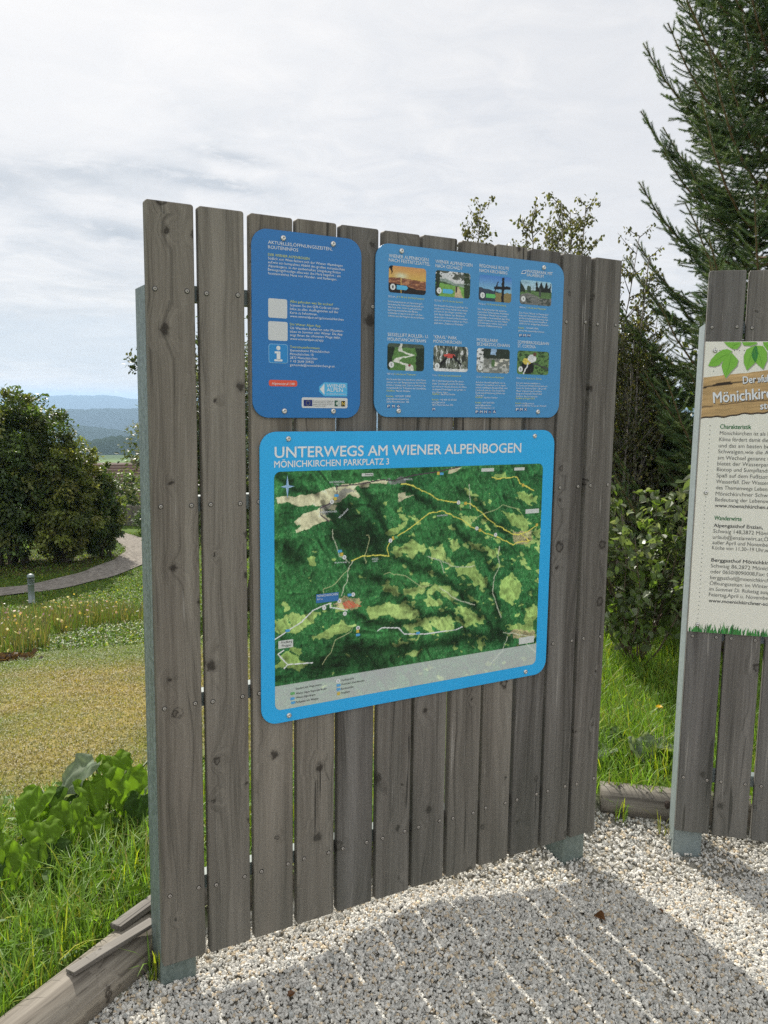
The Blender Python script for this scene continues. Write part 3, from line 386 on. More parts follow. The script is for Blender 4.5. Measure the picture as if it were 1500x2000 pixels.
# ---------------------------------------------------------------- fence-like sign boards
def plank_mesh(wd, z0, z1, th, r=0.007, ch=0.0025):
    b = MB(); P = np.array(rrect(0, wd, z0, z1, r, 4)); c = P.mean(0)
    ins = lambda d: np.array([(min(max(x, d), wd - d), min(max(z, z0 + d), z1 - d)) for x, z in P])
    ring = [(ins(ch), 0.0), (P, ch), (P, th - ch), (ins(ch), th)]
    n = len(P); V = [(x, y, z) for q, y in ring for x, z in q]
    F = [tuple(range(n)), tuple(range(4 * n - 1, 3 * n - 1, -1))]
    F += [(k * n + i, (k + 1) * n + i, (k + 1) * n + (i + 1) % n, k * n + (i + 1) % n) for k in range(3) for i in range(n)]
    b.add(V, F); return b
def screw_mesh(r, h, recess=0.38):
    b = MB(); k = 12; V = []; F = []
    prof = [(r, 0.0), (r * 0.92, -h * 0.55), (r * 0.66, -h * 0.95), (r * recess, -h), (r * recess * 0.9, -h * 0.35), (0.0001, -h * 0.3)]
    for q, y in prof:
        for j in range(k): a = 2 * math.pi * j / k; V.append((q * math.cos(a), y, q * math.sin(a)))
    for i in range(len(prof) - 1):
        for j in range(k): F.append((i * k + j, i * k + (j + 1) % k, (i + 1) * k + (j + 1) % k, (i + 1) * k + j))
    b.add(V, F); return b
def wood_screw():
    b = MB(); k = 12; ring = lambda r, y: [(r * math.cos(2 * math.pi * j / k), y, r * math.sin(2 * math.pi * j / k)) for j in range(k)]
    V = ring(.0074, -.0002) + ring(.0050, -.0006); b.add(V, [(j, (j + 1) % k, k + (j + 1) % k, k + j) for j in range(k)], (.022, .018, .014))
    V = ring(.0050, -.0006) + ring(.0046, -.0022) + ring(.002, -.0026); b.add(V, [(i * k + j, i * k + (j + 1) % k, (i + 1) * k + (j + 1) % k, (i + 1) * k + j) for i in (0, 1) for j in range(k)], (.36, .33, .29))
    b.add(ring(.002, -.0024), [tuple(range(k))], (.05, .04, .035)); return b
SCREWC = attrmat('screw_head', .4, .6)
RAILZ = (1.9965, 1.425, 0.858, 0.2955)
def make_board(A, rot, n, pitch, wd, z0, z1, name, label, cat, group, wmat, smat, pd=0.143, ztop_jit=0.003):
    root = empty(name, A, rot); tag(root, label, cat, group)
    th = 0.027
    proto = sproto = None
    W = (n - 1) * pitch + wd
    for k in range(n):
        if proto is None:
            proto = plank_mesh(wd, z0, z1, th).build('plank', wmat, root); o = proto
        else:
            o = proto.copy(); COL.objects.link(o); o.parent = root
        o.location = (k * pitch + rng.uniform(-.001, .001), rng.uniform(-.0015, .0015), rng.uniform(-ztop_jit, ztop_jit))
        o.rotation_euler = (0, rng.uniform(-.0012, .0012), 0)
        for zz in RAILZ:
            for uu in (0.021, wd - 0.019):
                if sproto is None: s = sproto = wood_screw().build('screw', SCREWC, o)
                else: s = sproto.copy(); COL.objects.link(s); s.parent = o
                s.location = (uu + rng.uniform(-.002, .002), -0.0002, zz + rng.uniform(-.002, .002))
    for x0, x1 in ((0.0, 0.105), (W - 0.125, W - 0.02)):
        b = MB(); ch = 0.006
        pts = [(x0, 0.0285 + ch), (x0 + ch, 0.0285), (x1 - ch, 0.0285), (x1, 0.0285 + ch), (x1, pd - ch), (x1 - ch, pd), (x0 + ch, pd), (x0, pd - ch)]
        zb_, zt_ = -0.35, 2.012
        V = [(x, y, zb_) for x, y in pts] + [(x, y, zt_) for x, y in pts]; q = len(pts)
        F = [tuple(range(q - 1, -1, -1)), tuple(range(q, 2 * q))] + [(i, (i + 1) % q, q + (i + 1) % q, q + i) for i in range(q)]
        b.add(V, F).build('post', smat, root)
    for zz in RAILZ:
        MB().box(0.106, W - 0.126, 0.0282, 0.068, zz - 0.02, zz + 0.022).build('rail', smat, root)
    return root
board = make_board(BA, BROT, 12, 0.14, 0.1262, 0.081, 2.2215, 'sign_board', 'tall weathered grey plank board on two steel posts carrying the three blue panels', 'sign board', 'plank boards on steel posts', WOOD, GALV)
board2 = make_board(SA, SROT, 12, 0.1372, 0.1235, 0.0765, 2.194, 'sign_board', 'weathered plank board on pale steel post, cut by the frame, carrying the cream panel', 'sign board', 'plank boards on steel posts', WOOD2, GALV2, .205)

# ---------------------------------------------------------------- lettering
INKC = {'w': (0.74, 0.76, 0.78), 'y': (0.62, 0.66, 0.20), 'k': (0.04, 0.04, 0.04), 'g': (0.03, 0.17, 0.06), 'd': (0.13, 0.13, 0.12), 'b': (0.07, 0.07, 0.07)}
fcu = bpy.data.curves.new('font_source', 'FONT'); fob = bpy.data.objects.new('font_source', fcu)
def text_into(b, s, u, z, width, cap, y, col, bold=0.0, rot=0.0, over=1):
    fcu.body = s; fcu.size = 1.0; fcu.resolution_u = 2 if cap < 0.012 else 4; fcu.offset = 0.0; over = max(over, 3 if bold > .02 else 1)
    me = fob.to_mesh(); n = len(me.vertices)
    if n == 0: fob.to_mesh_clear(); return
    v = np.empty(n * 3, np.float32); me.vertices.foreach_get('co', v); v = v.reshape(-1, 3)
    F = [tuple(p.vertices) for p in me.polygons]; fob.to_mesh_clear()
    x0, x1 = v[:, 0].min(), v[:, 0].max()
    X = (v[:, 0] - x0) * (width / max(x1 - x0, 1e-6)); Z = v[:, 1] * (cap / 0.682)
    c, q = math.cos(rot), math.sin(rot)
    V = np.stack([u + X * c - Z * q, np.full(n, y), z + X * q + Z * c], 1)
    cc = INKC[col] if isinstance(col, str) else col
    for k in range(over): b.add(V + np.array([(0, 0, 0), (1, 0, .4), (.5, 0, -.5), (.2, 0, .8)][k]) * cap * .045 + np.array([0, -.00004 * k, 0]), F, cc)
class Panel:
    """a sheet screwed to a board: an Empty at its lower edge, parts as children"""
    def __init__(s, A, rot, name, u0, u1, z0, z1, r, matl, label, cat, group=None):
        s.c = ((u0 + u1) / 2, z0); s.root = empty(name, bw(A, rot, s.c[0], 0, z0), rot); tag(s.root, label, cat, group)
        b = MB(); P = np.array(rrect(u0, u1, z0, z1, r, 9)); n = len(P); cc = P.mean(0)
        ins = P + (cc - P) / np.linalg.norm(cc - P, axis=1)[:, None] * 0.0008
        V = [(x, -0.0065, z) for x, z in ins] + [(x, -0.0058, z) for x, z in P] + [(x, -0.003, z) for x, z in P]
        F = [tuple(range(n)), tuple(range(3 * n - 1, 2 * n - 1, -1))] + [(k * n + i, (k + 1) * n + i, (k + 1) * n + (i + 1) % n, k * n + (i + 1) % n) for k in (0, 1) for i in range(n)]
        b.add(V, F); s.part(b, 'sheet', matl)
    def part(s, b, name, matl=None, smooth=False, parent=None):
        o = b.build(name, matl or INK, parent or s.root, smooth)
        me = o.data; sh = np.empty(len(me.vertices) * 3, np.float32); me.vertices.foreach_get('co', sh); sh = sh.reshape(-1, 3)
        sh -= np.array([s.c[0], 0, s.c[1]], np.float32); me.vertices.foreach_set('co', sh.ravel()); me.update(); return o
    def screws(s, pts, r=0.0085, h=0.005):
        p = None
        for u, z in pts:
            if p is None: p = o = screw_mesh(r, h, 0.3).build('screw', STEEL, s.root, True)
            else: o = p.copy(); COL.objects.link(o); o.parent = s.root
            o.location = (u - s.c[0], -0.0066, z - s.c[1]); o.rotation_euler = (0, rng.uniform(0, 6), 0)
    def grid(s, name, u0, u1, z0, z1, nx, nz, paint, y=-0.0069, r=0.0, parent=None):
        X, Z = np.meshgrid(np.linspace(0, 1, nx), np.linspace(0, 1, nz)); w_, h_ = u1 - u0, z1 - z0
        C = np.clip(paint(X.ravel(), Z.ravel()), 0.002, 0.85)
        x = X.ravel() * w_; z = Z.ravel() * h_
        if r > 0:
            qx = np.clip(x, r, w_ - r); qz = np.clip(z, r, h_ - r); dx, dz = x - qx, z - qz; d = np.hypot(dx, dz)
            k = np.where(d > r, r / np.maximum(d, 1e-9), 1.0); x = qx + dx * k; z = qz + dz * k
        V = np.stack([u0 + x, np.full(len(x), y), z0 + z], 1)
        i = np.arange(nx * nz).reshape(nz, nx); F = np.stack([i[:-1, :-1], i[:-1, 1:], i[1:, 1:], i[1:, :-1]], -1).reshape(-1, 4)
        b = MB(); b.V.append(V); b.F[4] = list(F); b.n = len(V); b.C.append(C)
        return s.part(b, name, INK, parent=parent)

# ---- panel 1
p1 = Panel(BA, BROT, 'info_panel', 0.2825, 0.6225, 1.666, 2.183, 0.047, BLUE1, 'dark blue upright info panel with small text, blank white squares and a red pill', 'info panel', 'blue panels on the board')
b = MB()
for i, (s_, u, z, wd, cap, c) in enumerate(T1): text_into(b, s_, u, z, wd, cap, -0.0074, c, 0.012 if i < 2 else 0.018)
p1.part(b, 'lettering')
b = MB()
for k in ('qr1', 'qr2'):
    u0, u1, z0, z1 = R1[k]; b.slab(rrect(u0, u1, z0, z1, 0.005, 5), -0.0069, -0.0066, (0.60, 0.61, 0.61))
p1.part(b, 'white_square')
b = MB(); u0, u1, z0, z1 = R1['info']
b.slab(rrect(u0, u1, z0, z1, 0.007, 6), -0.0069, -0.0066, (0.30, 0.55, 0.75)); b.slab(rrect(u0 + .0012, u1 - .0012, z0 + .0012, z1 - .0012, 0.006, 6), -0.0071, -0.00695, (0.030, 0.24, 0.56))
cu, cz = (u0 + u1) / 2, (z0 + z1) / 2
white = (0.70, 0.71, 0.72)
b.poly(disc(cu, cz + .0155, .0063), -0.0074, white); b.slab([(cu - .011, cz + .0005), (cu - .011, cz + .006), (cu + .006, cz + .006), (cu + .006, cz + .0005)], -0.0074, -0.0072, white)
b.slab([(cu - .005, cz - .018), (cu - .005, cz + .001), (cu + .006, cz + .001), (cu + .006, cz - .018)][::-1], -0.0074, -0.0072, white); b.slab(rrect(cu - .0125, cu + .0125, cz - .0215, cz - .016, .002, 4), -0.0074, -0.0072, white)
p1.part(b, 'info_symbol')
b = MB(); u0, u1, z0, z1 = R1['red']; b.slab(rrect(u0, u1, z0, z1, 0.006, 6), -0.0069, -0.0066, (0.72, 0.10, 0.055)); p1.part(b, 'red_pill')
b = MB(); u0, u1, z0, z1 = R1['logo']; z1 += .008
b.slab([(u0, z0 + .013), (u0, z1 - .013), (u0 + .016, z1), (u1, z1), (u1, z0), (u0 + .016, z0)][::-1], -0.0069, -0.0066, (0.09, 0.43, 0.72))
cz = (z0 + z1) / 2; b.slab([(u0 + .0025, cz), (u0 + .017, cz + .0165), (u0 + .017, cz - .0165)][::-1], -0.0072, -0.007, white); p1.part(b, 'logo')
b = MB(); u0, u1, z0, z1 = R1['eu']; b.slab(rrect(u0, u1, z0, z1, 0.005, 6), -0.0069, -0.0066, (0.62, 0.62, 0.61))
f0, f1, g0, g1 = R1['flag']; b.slab(rrect(f0, f1, g0, g1, .0003, 2), -0.0072, -0.007, (0.012, 0.025, 0.16))
for k in range(12): a = 2 * math.pi * k / 12; b.poly(disc((f0 + f1) / 2 + .0062 * math.cos(a), (g0 + g1) / 2 + .0062 * math.sin(a), .0009, 5), -0.0074, (0.45, 0.42, 0.08))
f0, f1, g0, g1 = R1['pic']; b.slab(rrect(f0, f1, g0, g1, .0003, 2), -0.0072, -0.007, (0.45, 0.5, 0.47)); b.slab(rrect(f0, f0 + .010, g0, g1, .0003, 2), -0.0075, -0.0073, (0.03, 0.10, 0.07)); b.poly(disc(f0 + .0085, (g0 + g1) / 2, .0045), -0.0077, (0.5, 0.55, 0.5))
f0, f1, g0, g1 = R1['en']; b.slab(rrect(f0, f1, g0, g1, .0003, 2), -0.0072, -0.007, (0.03, 0.03, 0.025)); text_into(b, "N", f0 + .002, g0 + .0035, .009, .010, -0.0075, (0.72, 0.52, 0.10), 0.04)
p1.part(b, 'funding_strip')
p1.screws([(.376, 2.1625), (.53, 2.1625), (.378, 1.685), (.533, 1.6855)])

# ---- panel 2
p2 = Panel(BA, BROT, 'info_panel', 0.670, 1.398, 1.669, 2.183, 0.047, BLUE2, 'wide mid blue info panel with eight small photographs in two rows', 'info panel', 'blue panels on the board')
b = MB()
for s_, u, z, wd, cap, c in T2: text_into(b, s_, u, z, wd, cap, -0.0074, c, 0.012 if cap > .008 else 0.016)
p2.part(b, 'lettering')
b = MB()
for u0, u1, z0, z1, ch in PIC:
    b.slab(rrect(u0, u1, z0, z1, .001, 3), -0.0069, -0.0066, (0.03, 0.10, 0.28)); text_into(b, ch, u0 + .0015, z0 + .0015, (u1 - u0) - .003, (z1 - z0) - .003, -0.0073, 'w', 0.03)
p2.part(b, 'pictogram')
# flag outline beside the fourth heading
b = MB(); b.slab([(1.213, 2.137), (1.232, 2.139), (1.235, 2.150), (1.219, 2.148)], -0.0069, -0.0066, (0.7, 0.72, 0.74)); b.slab([(1.2155, 2.1395), (1.230, 2.141), (1.2325, 2.148), (1.2205, 2.1465)], -0.0072, -0.007, (0.040, 0.185, 0.44)); p2.part(b, 'flag_symbol')
A3 = lambda c, n: np.tile(np.asarray(c, float), (n, 1))
def ov(C, mk, col):
    mk = np.clip(mk, 0, 1)[:, None]; return C * (1 - mk) + np.asarray(col) * mk
def ph1(x, z):
    g = np.clip((z - .5) * 2, 0, 1)[:, None]; C = pr(240, 150, 50) * (1 - g) + pr(185, 125, 60) * g
    C = ov(C, np.exp(-((x - .33) ** 2 / .02 + (z - .64) ** 2 / .012)), pr(255, 235, 150)); C = ov(C, (z < .54 + .03 * np.sin(x * 5)), pr(110, 62, 40))
    st_ = fbm(x * 2, z * 9, 4, 3); C = ov(C, (z < .53) * (st_ > .55) * .7, pr(190, 125, 75)); C = ov(C, (z < .26 + .08 * np.sin(x * 4 + 1)) * 1., pr(30, 24, 24))
    C = ov(C, (np.abs(x - .33) < .015) * (z < .6) * .7, pr(230, 150, 60)); return ov(C, ((x < .1) & (z > .8 + .1 * np.sin(x * 60))), pr(20, 20, 18))
def ph2(x, z):
    C = A3(pr(205, 208, 212), len(x)); n = fbm(x, z, 9, 5); C = ov(C, z < .62 + .08 * np.sin(x * 7), pr(120, 135, 125)); C = ov(C, z < .58 - .35 * (x - .2), pr(60, 85, 50))
    C = ov(C, z < .5 - .12 * (x - .2), pr(100, 150, 55)); C = ov(C, (z > .68) * (n > .5), pr(70, 75, 65)); C = ov(C, (x > .82) * (n > .35), pr(40, 55, 30)); C = ov(C, (x < .12) * (n > .3), pr(35, 45, 28))
    C = ov(C, (z < .42) * (np.abs(x - .62 - .12 * (.4 - z)) < .05 + .2 * (.4 - z)), pr(170, 150, 115)); C = ov(C, (np.abs(x - .6) < .025) * (z > .2) * (z < .42), pr(40, 35, 35)); return C * (0.8 + 0.4 * n[:, None])
def ph3(x, z):
    g = z[:, None]; C = pr(125, 180, 215) * (1 - g) + pr(35, 105, 180) * g; C = ov(C, z < .52 - .22 * x, pr(45, 55, 70)); n = fbm(x, z, 8, 8)
    C = ov(C, (x > .5) * (z < .3 + .1 * n), pr(120, 105, 60)); C = ov(C, (np.abs(x - .73) < .04) * (z < .98), pr(18, 18, 22)); C = ov(C, (np.abs(z - .56 - .1 * (x - .73)) < .055) * (x > .45) * (x < .96), pr(18, 18, 22))
    C = ov(C, (np.abs(x - .53 - .2 * (z - .6)) < .02) * (z > .4) * (z < .8), pr(25, 25, 28)); return C
def ph4(x, z):
    g = z[:, None]; C = pr(215, 220, 225) * (1 - g) + pr(120, 165, 205) * g; n = fbm(x, z, 10, 11); C = ov(C, z < .6, pr(75, 105, 55)); C = ov(C, (x > .48) * (x < .97) * (z > .55) * (z < .85 + .12 * np.sin(x * 40)), pr(22, 28, 24))
    C = ov(C, (x < .16) * (z < .95 - 2.2 * x) * (z > .5), pr(30, 45, 35)); C = ov(C, (np.abs(x - .28) < .06) * (z < .75) * (z > .5), pr(50, 70, 50)); C = ov(C, z < .36 + .1 * np.sin(x * 6), pr(105, 105, 100)); C = ov(C, (z < .3) * (n > .55), pr(60, 65, 60))
    C = ov(C, (np.abs(x - .63) < .035) * (z > .35) * (z < .72), pr(55, 60, 58)); return C * (.75 + .5 * n[:, None])
def ph5(x, z):
    n = fbm(x, z, 10, 13); C = A3(pr(75, 115, 50), len(x)); C = ov(C, (x > .72 + .1 * n) | (x < .22 - .15 * (1 - z)), pr(28, 42, 26)); C = ov(C, z > .86, pr(60, 75, 60))
    cx_ = np.interp(1 - z, [0, .15, .28, .42, .55, .66, .8, 1], [.38, .34, .36, .68, .3, .22, .6, .6]); C = ov(C, np.abs(x - cx_) < np.interp(1 - z, [0, .3, 1], [.02, .06, .12]), pr(215, 205, 175))
    C = ov(C, ((x - .6) ** 2 + (z - .2) ** 2) < .002, pr(120, 40, 40)); return C * (.8 + .4 * n[:, None])
def ph6(x, z):
    n = fbm(x * 3, z * .5, 8, 17); C = A3(pr(95, 100, 85), len(x)); C = ov(C, (n > .55), pr(45, 48, 42)); C = ov(C, (n < .35), pr(185, 190, 190)); C = ov(C, z < .12, pr(190, 190, 188))
    C = ov(C, ((x - .46) / .16) ** 2 + ((z - .62) / .09) ** 2 < 1, pr(190, 55, 40)); C = ov(C, (np.abs(z - .55 + 1.3 * (x - .6)) < .06) * (x > .55) * (x < .8), pr(22, 22, 26)); C = ov(C, (np.abs(z - .52 - 1.4 * (x - .38)) < .06) * (x > .2) * (x < .4), pr(22, 22, 26)); return C
def ph7(x, z):
    n = fbm(x, z, 12, 21); C = A3(pr(110, 112, 105), len(x)); C = ov(C, z > .55 + .1 * n, pr(38, 48, 38)); C = ov(C, (z > .75) * (np.abs(x - .5) < .08), pr(120, 150, 180)); C = ov(C, (x < .2) * (z > .3) * (n > .4), pr(205, 205, 195)); C = ov(C, (z < .35) * (n > .5), pr(150, 150, 145))
    C = ov(C, (x > .55) * (z > .3) * (z < .6) * (n > .52), pr(200, 180, 165)); C = ov(C, (np.abs(x - .5) < .05) * (z > .25) * (z < .55), pr(70, 100, 55)); return C * (.7 + .6 * n[:, None])
def ph8(x, z):
    n = fbm(x, z, 10, 25); C = A3(pr(80, 115, 55), len(x)); C = ov(C, (n > .58), pr(45, 70, 35)); C = ov(C, (np.abs(z - .35 + .5 * (x - .8)) < .03) * (x > .5), pr(60, 60, 58)); C = ov(C, ((x - .33) / .2) ** 2 + ((z - .3) / .28) ** 2 < 1, pr(24, 24, 24))
    C = ov(C, ((x - .3) / .13) ** 2 + ((z - .55) / .14) ** 2 < 1, pr(215, 165, 40)); C = ov(C, ((x - .46) / .13) ** 2 + ((z - .68) / .17) ** 2 < 1, pr(215, 190, 190)); C = ov(C, ((x - .54) / .06) ** 2 + ((z - .86) / .08) ** 2 < 1, pr(95, 60, 45)); return ov(C, (np.abs(x - .2 - .3 * z) < .02) * (z < .5), pr(200, 200, 195))
for i, ((u0, u1, z0, z1), fn) in enumerate(zip(PH, (ph1, ph2, ph3, ph4, ph5, ph6, ph7, ph8))):
    def tex(x, z, fn=fn, i=i):
        j = .05 * (fbm(x, z, 14, 300 + i, 3) - .5); C = fn(x + j, z + .8 * (fbm(x, z, 14, 320 + i, 3) - .5) * .07); n = fbm(x * 1.3, z, 26, 340 + i, 3)[:, None]
        C = C * ((.55 + .85 * n) if i not in (0, 2) else (.85 + .3 * n)) * .85; g_ = C.mean(1)[:, None]; return C * .82 + g_ * .18
    o = p2.grid('photograph', u0, u1, z0, z1, 100, 64, tex, r=0.010)
    o['label'] = ['photograph of an orange sunset', 'photograph of a green alpine meadow', 'photograph of a dark cross on blue sky', 'photograph of a pond with conifers', 'photograph of a winding pale slide track', 'photograph of a climber between tree trunks', 'photograph of a model park with people', 'photograph of a summer toboggan rider'][i]
    b = MB(); b.poly(disc(u0 + .0145, z0 + .0165, .0092, 18), -0.0072, (0.72, 0.73, 0.72)); text_into(b, str(i + 1), u0 + .0122, z0 + .0125, .0048, .0082, -0.0075, 'k', 0.01)
    if i < 3:
        a, q = u0 + .028, z0 + .010; b.slab([(a, q), (a + .034, q), (a + .040, q + .0065), (a + .034, q + .013), (a, q + .013)], -0.0072, -0.007, (0.10, 0.45, 0.72) if i < 2 else (0.13, 0.48, 0.14))
    p2.part(b, 'badge', parent=o); 
p2.screws([(.758, 2.165), (1.308, 2.165), (.756, 1.688), (1.3045, 1.6885)])
for o in p2.root.children:
    for c in o.children: pass

# ---- map panel
p3 = Panel(BA, BROT, 'map_panel', 0.3025, 1.384, 0.7575, 1.6265, 0.05, BLUE3, 'large bright blue panel with a painted green panorama map of wooded hills', 'map panel', 'blue panels on the board')
b = MB()
for s_, u, z, wd, cap, c in T3: text_into(b, s_, u, z, wd, cap, -0.0074, c, 0.03)
p3.part(b, 'lettering')
MU, MZ, MW, MH = 0.3455, 0.798, 0.991, 0.714
def inpoly(px, pz, poly):
    ins = np.zeros(np.shape(px), bool); n = len(poly)
    for i in range(n):
        (x1, y1), (x2, y2) = poly[i], poly[(i + 1) % n]
        if y1 == y2: continue
        ins ^= ((y1 > pz) != (y2 > pz)) & (px < (x2 - x1) * (pz - y1) / (y2 - y1) + x1)
    return ins
def dline(px, pz, pts):
    d = np.full(len(px), 9.0)
    for (x1, y1), (x2, y2) in zip(pts[:-1], pts[1:]):
        vx, vz = x2 - x1, y2 - y1; t = np.clip(((px - x1) * vx + (pz - y1) * vz) / (vx * vx + vz * vz + 1e-12), 0, 1)
        d = np.minimum(d, np.hypot(px - x1 - t * vx, pz - y1 - t * vz))
    return d
def paint_map(x, z):
    X, Z = x * MW, z * MH; n1 = fbm(X, Z, 6, 31); n2 = fbm(X, Z, 45, 37, 4); n3 = np.random.default_rng(3).random(len(X)); n4 = fbm(X * 1.7, Z, 130, 41, 2)
    C = pr(26, 70, 38) * (1 - n1[:, None]) + pr(50, 102, 54) * n1[:, None]
    C = C * (0.40 + 1.2 * n4[:, None]); C = ov(C, (n3 > .965) * .45, pr(125, 165, 115))
    jx, jz = X + (n2 - .5) * .036 + (fbm(X, Z, 14, 47, 2) - .5) * .02, Z + (fbm(X, Z, 45, 51, 4) - .5) * .036      # ragged wood edges
    md = np.zeros(len(X), bool)
    for p in mead: md |= inpoly(jx, jz, p)
    holes = fbm((X * .85 - Z * .53) * .5, X * .53 + Z * .85, 40, 57, 3); md &= holes < .66
    md |= (fbm(X * 1.1 + Z, Z * 1.3 - .4 * X, 26, 61, 4) > .77 - .11 * np.clip((X - .35) * 2.2, 0, 1)) & (Z < .62) & (X > .1)
    mc = pr(112, 142, 72) * (1 - n1[:, None]) + pr(146, 166, 100) * n1[:, None]; C = np.where(md[:, None], mc * (.66 + .62 * n4[:, None]), C)
    for p in beige: C = np.where(inpoly(jx * .4 + X * .6, jz * .4 + Z * .6, p)[:, None], (pr(172, 168, 138) * (.75 + .45 * n4[:, None])), C)
    for p in gray: C = ov(C, inpoly(jx, jz, p) * .75, pr(112, 112, 112))
    for p in town: C = ov(C, inpoly(jx, jz, p) * (.3 + .5 * (n3 > .5)), pr(168, 148, 116))
    for p, w_ in dark: C = C * (1 - .74 * np.exp(-(dline(jx, jz, p) / (w_ * .8)) ** 2))[:, None]
    def hf(a, q):                                            # printed relief: ridges running down to the right
        al = a * .85 - q * .53; ac = a * .53 + q * .85; wv = .10 * (fbm(a, q, 4, 77, 3) - .5)
        return (1 - np.abs(2 * fbm(al * .55 + 3, (ac + wv) * 1.5, 5.5, 71, 3) - 1)) + .35 * (1 - np.abs(2 * fbm(al * .8 + 7, (ac + wv) * 2.0, 15, 79, 3) - 1))
    e = .003; rel = (hf(X - e, Z + .6 * e) - hf(X + e, Z - .6 * e)) * -9.0; C = C * np.clip(1.0 + rel, .34, 1.5)[:, None]
    C = ov(C, inpoly(X, Z, redt) * (np.sin((X + Z) * 900) > -.2), pr(215, 75, 60))
    for p in stream: C = ov(C, (dline(jx * .3 + X * .7, jz * .3 + Z * .7, p) < .0015) * .6, pr(185, 200, 165))
    for k in range(5):
        g_ = np.random.default_rng(900 + k); p = np.cumsum(np.concatenate([[(g_.uniform(.15, .9), g_.uniform(.1, .55))], g_.normal(0, .010, (7, 2)) + g_.normal(0, .016, 2)]), 0)
        C = ov(C, (dline(X, Z, [tuple(q) for q in p]) < .0011) * .5, pr(190, 190, 140))
    for p in road: C = ov(C, dline(X + (n2 - .5) * .004, Z, p) < .0016, pr(215, 218, 200))
    for p in yel: C = ov(C, dline(X + (n2 - .5) * .010, Z + (n2 - .5) * .010, p) < .0015, pr(215, 178, 82))
    for p in drk: C = ov(C, dline(X, Z, p) < .0018, pr(62, 48, 58))
    C = ov(C, (Z < .0745) * .55, pr(185, 210, 195))
    return C
mp_ = p3.grid('panorama_map', MU, MU + MW, MZ, MZ + MH, 520, 375, paint_map, r=0.02)
b = MB()
for s_, u, z, wd, cap, c in MT: text_into(b, s_, u, z, wd, cap, -0.0078, c, 0.01, rot=0.75 if s_ == 'Wechsel' else 0.0)
p3.part(b, 'map_lettering', parent=mp_)
b = MB()
for i, (x, z) in enumerate(dots): b.poly(disc(MU + x, MZ + z, .0068, 14), -0.0073, (0.74, 0.74, 0.73)); text_into(b, '56853741237' [i % 11], MU + x - .0018, MZ + z - .003, .0036, .006, -0.0076, 'k', 0)
for x, z in ysq: b.slab(rrect(MU + x - .005, MU + x + .005, MZ + z - .005, MZ + z + .005, .001, 3), -0.0075, -0.0073, (0.62, 0.46, 0.08))
for x, z in btag: b.slab([(MU + x - .007, MZ + z - .004), (MU + x + .005, MZ + z - .004), (MU + x + .008, MZ + z), (MU + x + .005, MZ + z + .004), (MU + x - .007, MZ + z + .004)], -0.0075, -0.0073, (0.10, 0.36, 0.66))
for x, z in gtag: b.slab(rrect(MU + x - .007, MU + x + .007, MZ + z - .004, MZ + z + .004, .001, 3), -0.0075, -0.0073, (0.15, 0.42, 0.15))
for x0, x1, z0, z1 in wbox: b.slab(rrect(MU + x0, MU + x1, MZ + z0, MZ + z1, .001, 3), -0.0074, -0.0072, (0.62, 0.64, 0.60))
for x0, x1, z0, z1 in bbox: b.slab(rrect(MU + x0, MU + x1, MZ + z0, MZ + z1, .001, 3), -0.0074, -0.0072, (0.045, 0.17, 0.42))
x, z = MU + compass[0], MZ + compass[1]
for k in range(4):
    a = k * math.pi / 2; r_ = .034 if k % 2 else .022
    q = (x + r_ * math.cos(a), z + r_ * math.sin(a))
    for sgn, cc in ((1, (0.20, 0.36, 0.60)), (-1, (0.42, 0.60, 0.78))):
        a2 = a + sgn * math.pi / 4; t = [(x, z), q, (x + .006 * math.cos(a2), z + .006 * math.sin(a2))]
        b.poly(t if sgn > 0 else t[::-1], -0.0075, cc)
p3.part(b, 'map_symbols', parent=mp_)
p3.screws([(.39, 1.606), (1.295, 1.6065), (.39, .7765), (1.292, .7755)])

# ---- cream panel on the second board
PW = 1.622
p4 = Panel(SA, SROT, 'info_panel', 0.001, PW, 0.8745, 1.945, 0.002, CREAM, 'tall cream info panel with green leaves, brown banner and printed grass, on the right board', 'info panel')
def paint_banner(x, z):
    n = fbm(x * 9 + 0 * z, z * 9, 1.2, 81, 4); n2 = fbm(x * 14, z * 30, 2.0, 85, 4)
    C = pr(120, 98, 66) * (1 - n2[:, None]) + pr(172, 142, 98) * n2[:, None]; C = C * (.75 + .5 * n[:, None])
    wv = .015 * np.sin(x * 60) ; C = ov(C, np.abs(z - .80 - .05 * np.sin(x * 20) * 1 - wv * .5 + .05) < .018 + .02 * (n2 > .55), pr(38, 28, 20))
    C = ov(C, (np.abs(z - .28 - .03 * np.sin(x * 17)) < .01), pr(80, 62, 42)); return ov(C, z < .03, pr(45, 34, 26))
nx, nz = 320, 40
X, Z = np.meshgrid(np.linspace(0, 1, nx), np.linspace(0, 1, nz)); X = X.ravel(); Z = Z.ravel()
u_ = 0.0012 + X * (PW - .0022); sl_ = 0.118 * np.minimum(u_, .42) - .10 * np.maximum(u_ - .42, 0) * .6
edge = .0022 * np.sin(u_ * 55) + .0015 * np.sin(u_ * 140)
z0_, z1_ = 1.6680 + sl_ + edge, 1.8182 + sl_ - .4 * edge
b = MB(); b.V.append(np.stack([u_, np.full(len(u_), -0.0069), z0_ + (z1_ - z0_) * Z], 1)); i = np.arange(nx * nz).reshape(nz, nx)
b.F[4] = list(np.stack([i[:-1, :-1], i[:-1, 1:], i[1:, 1:], i[1:, :-1]], -1).reshape(-1, 4)); b.n = nx * nz; b.C.append(np.clip(paint_banner(X, Z), .01, .8)); p4.part(b, 'banner')
b = MB()
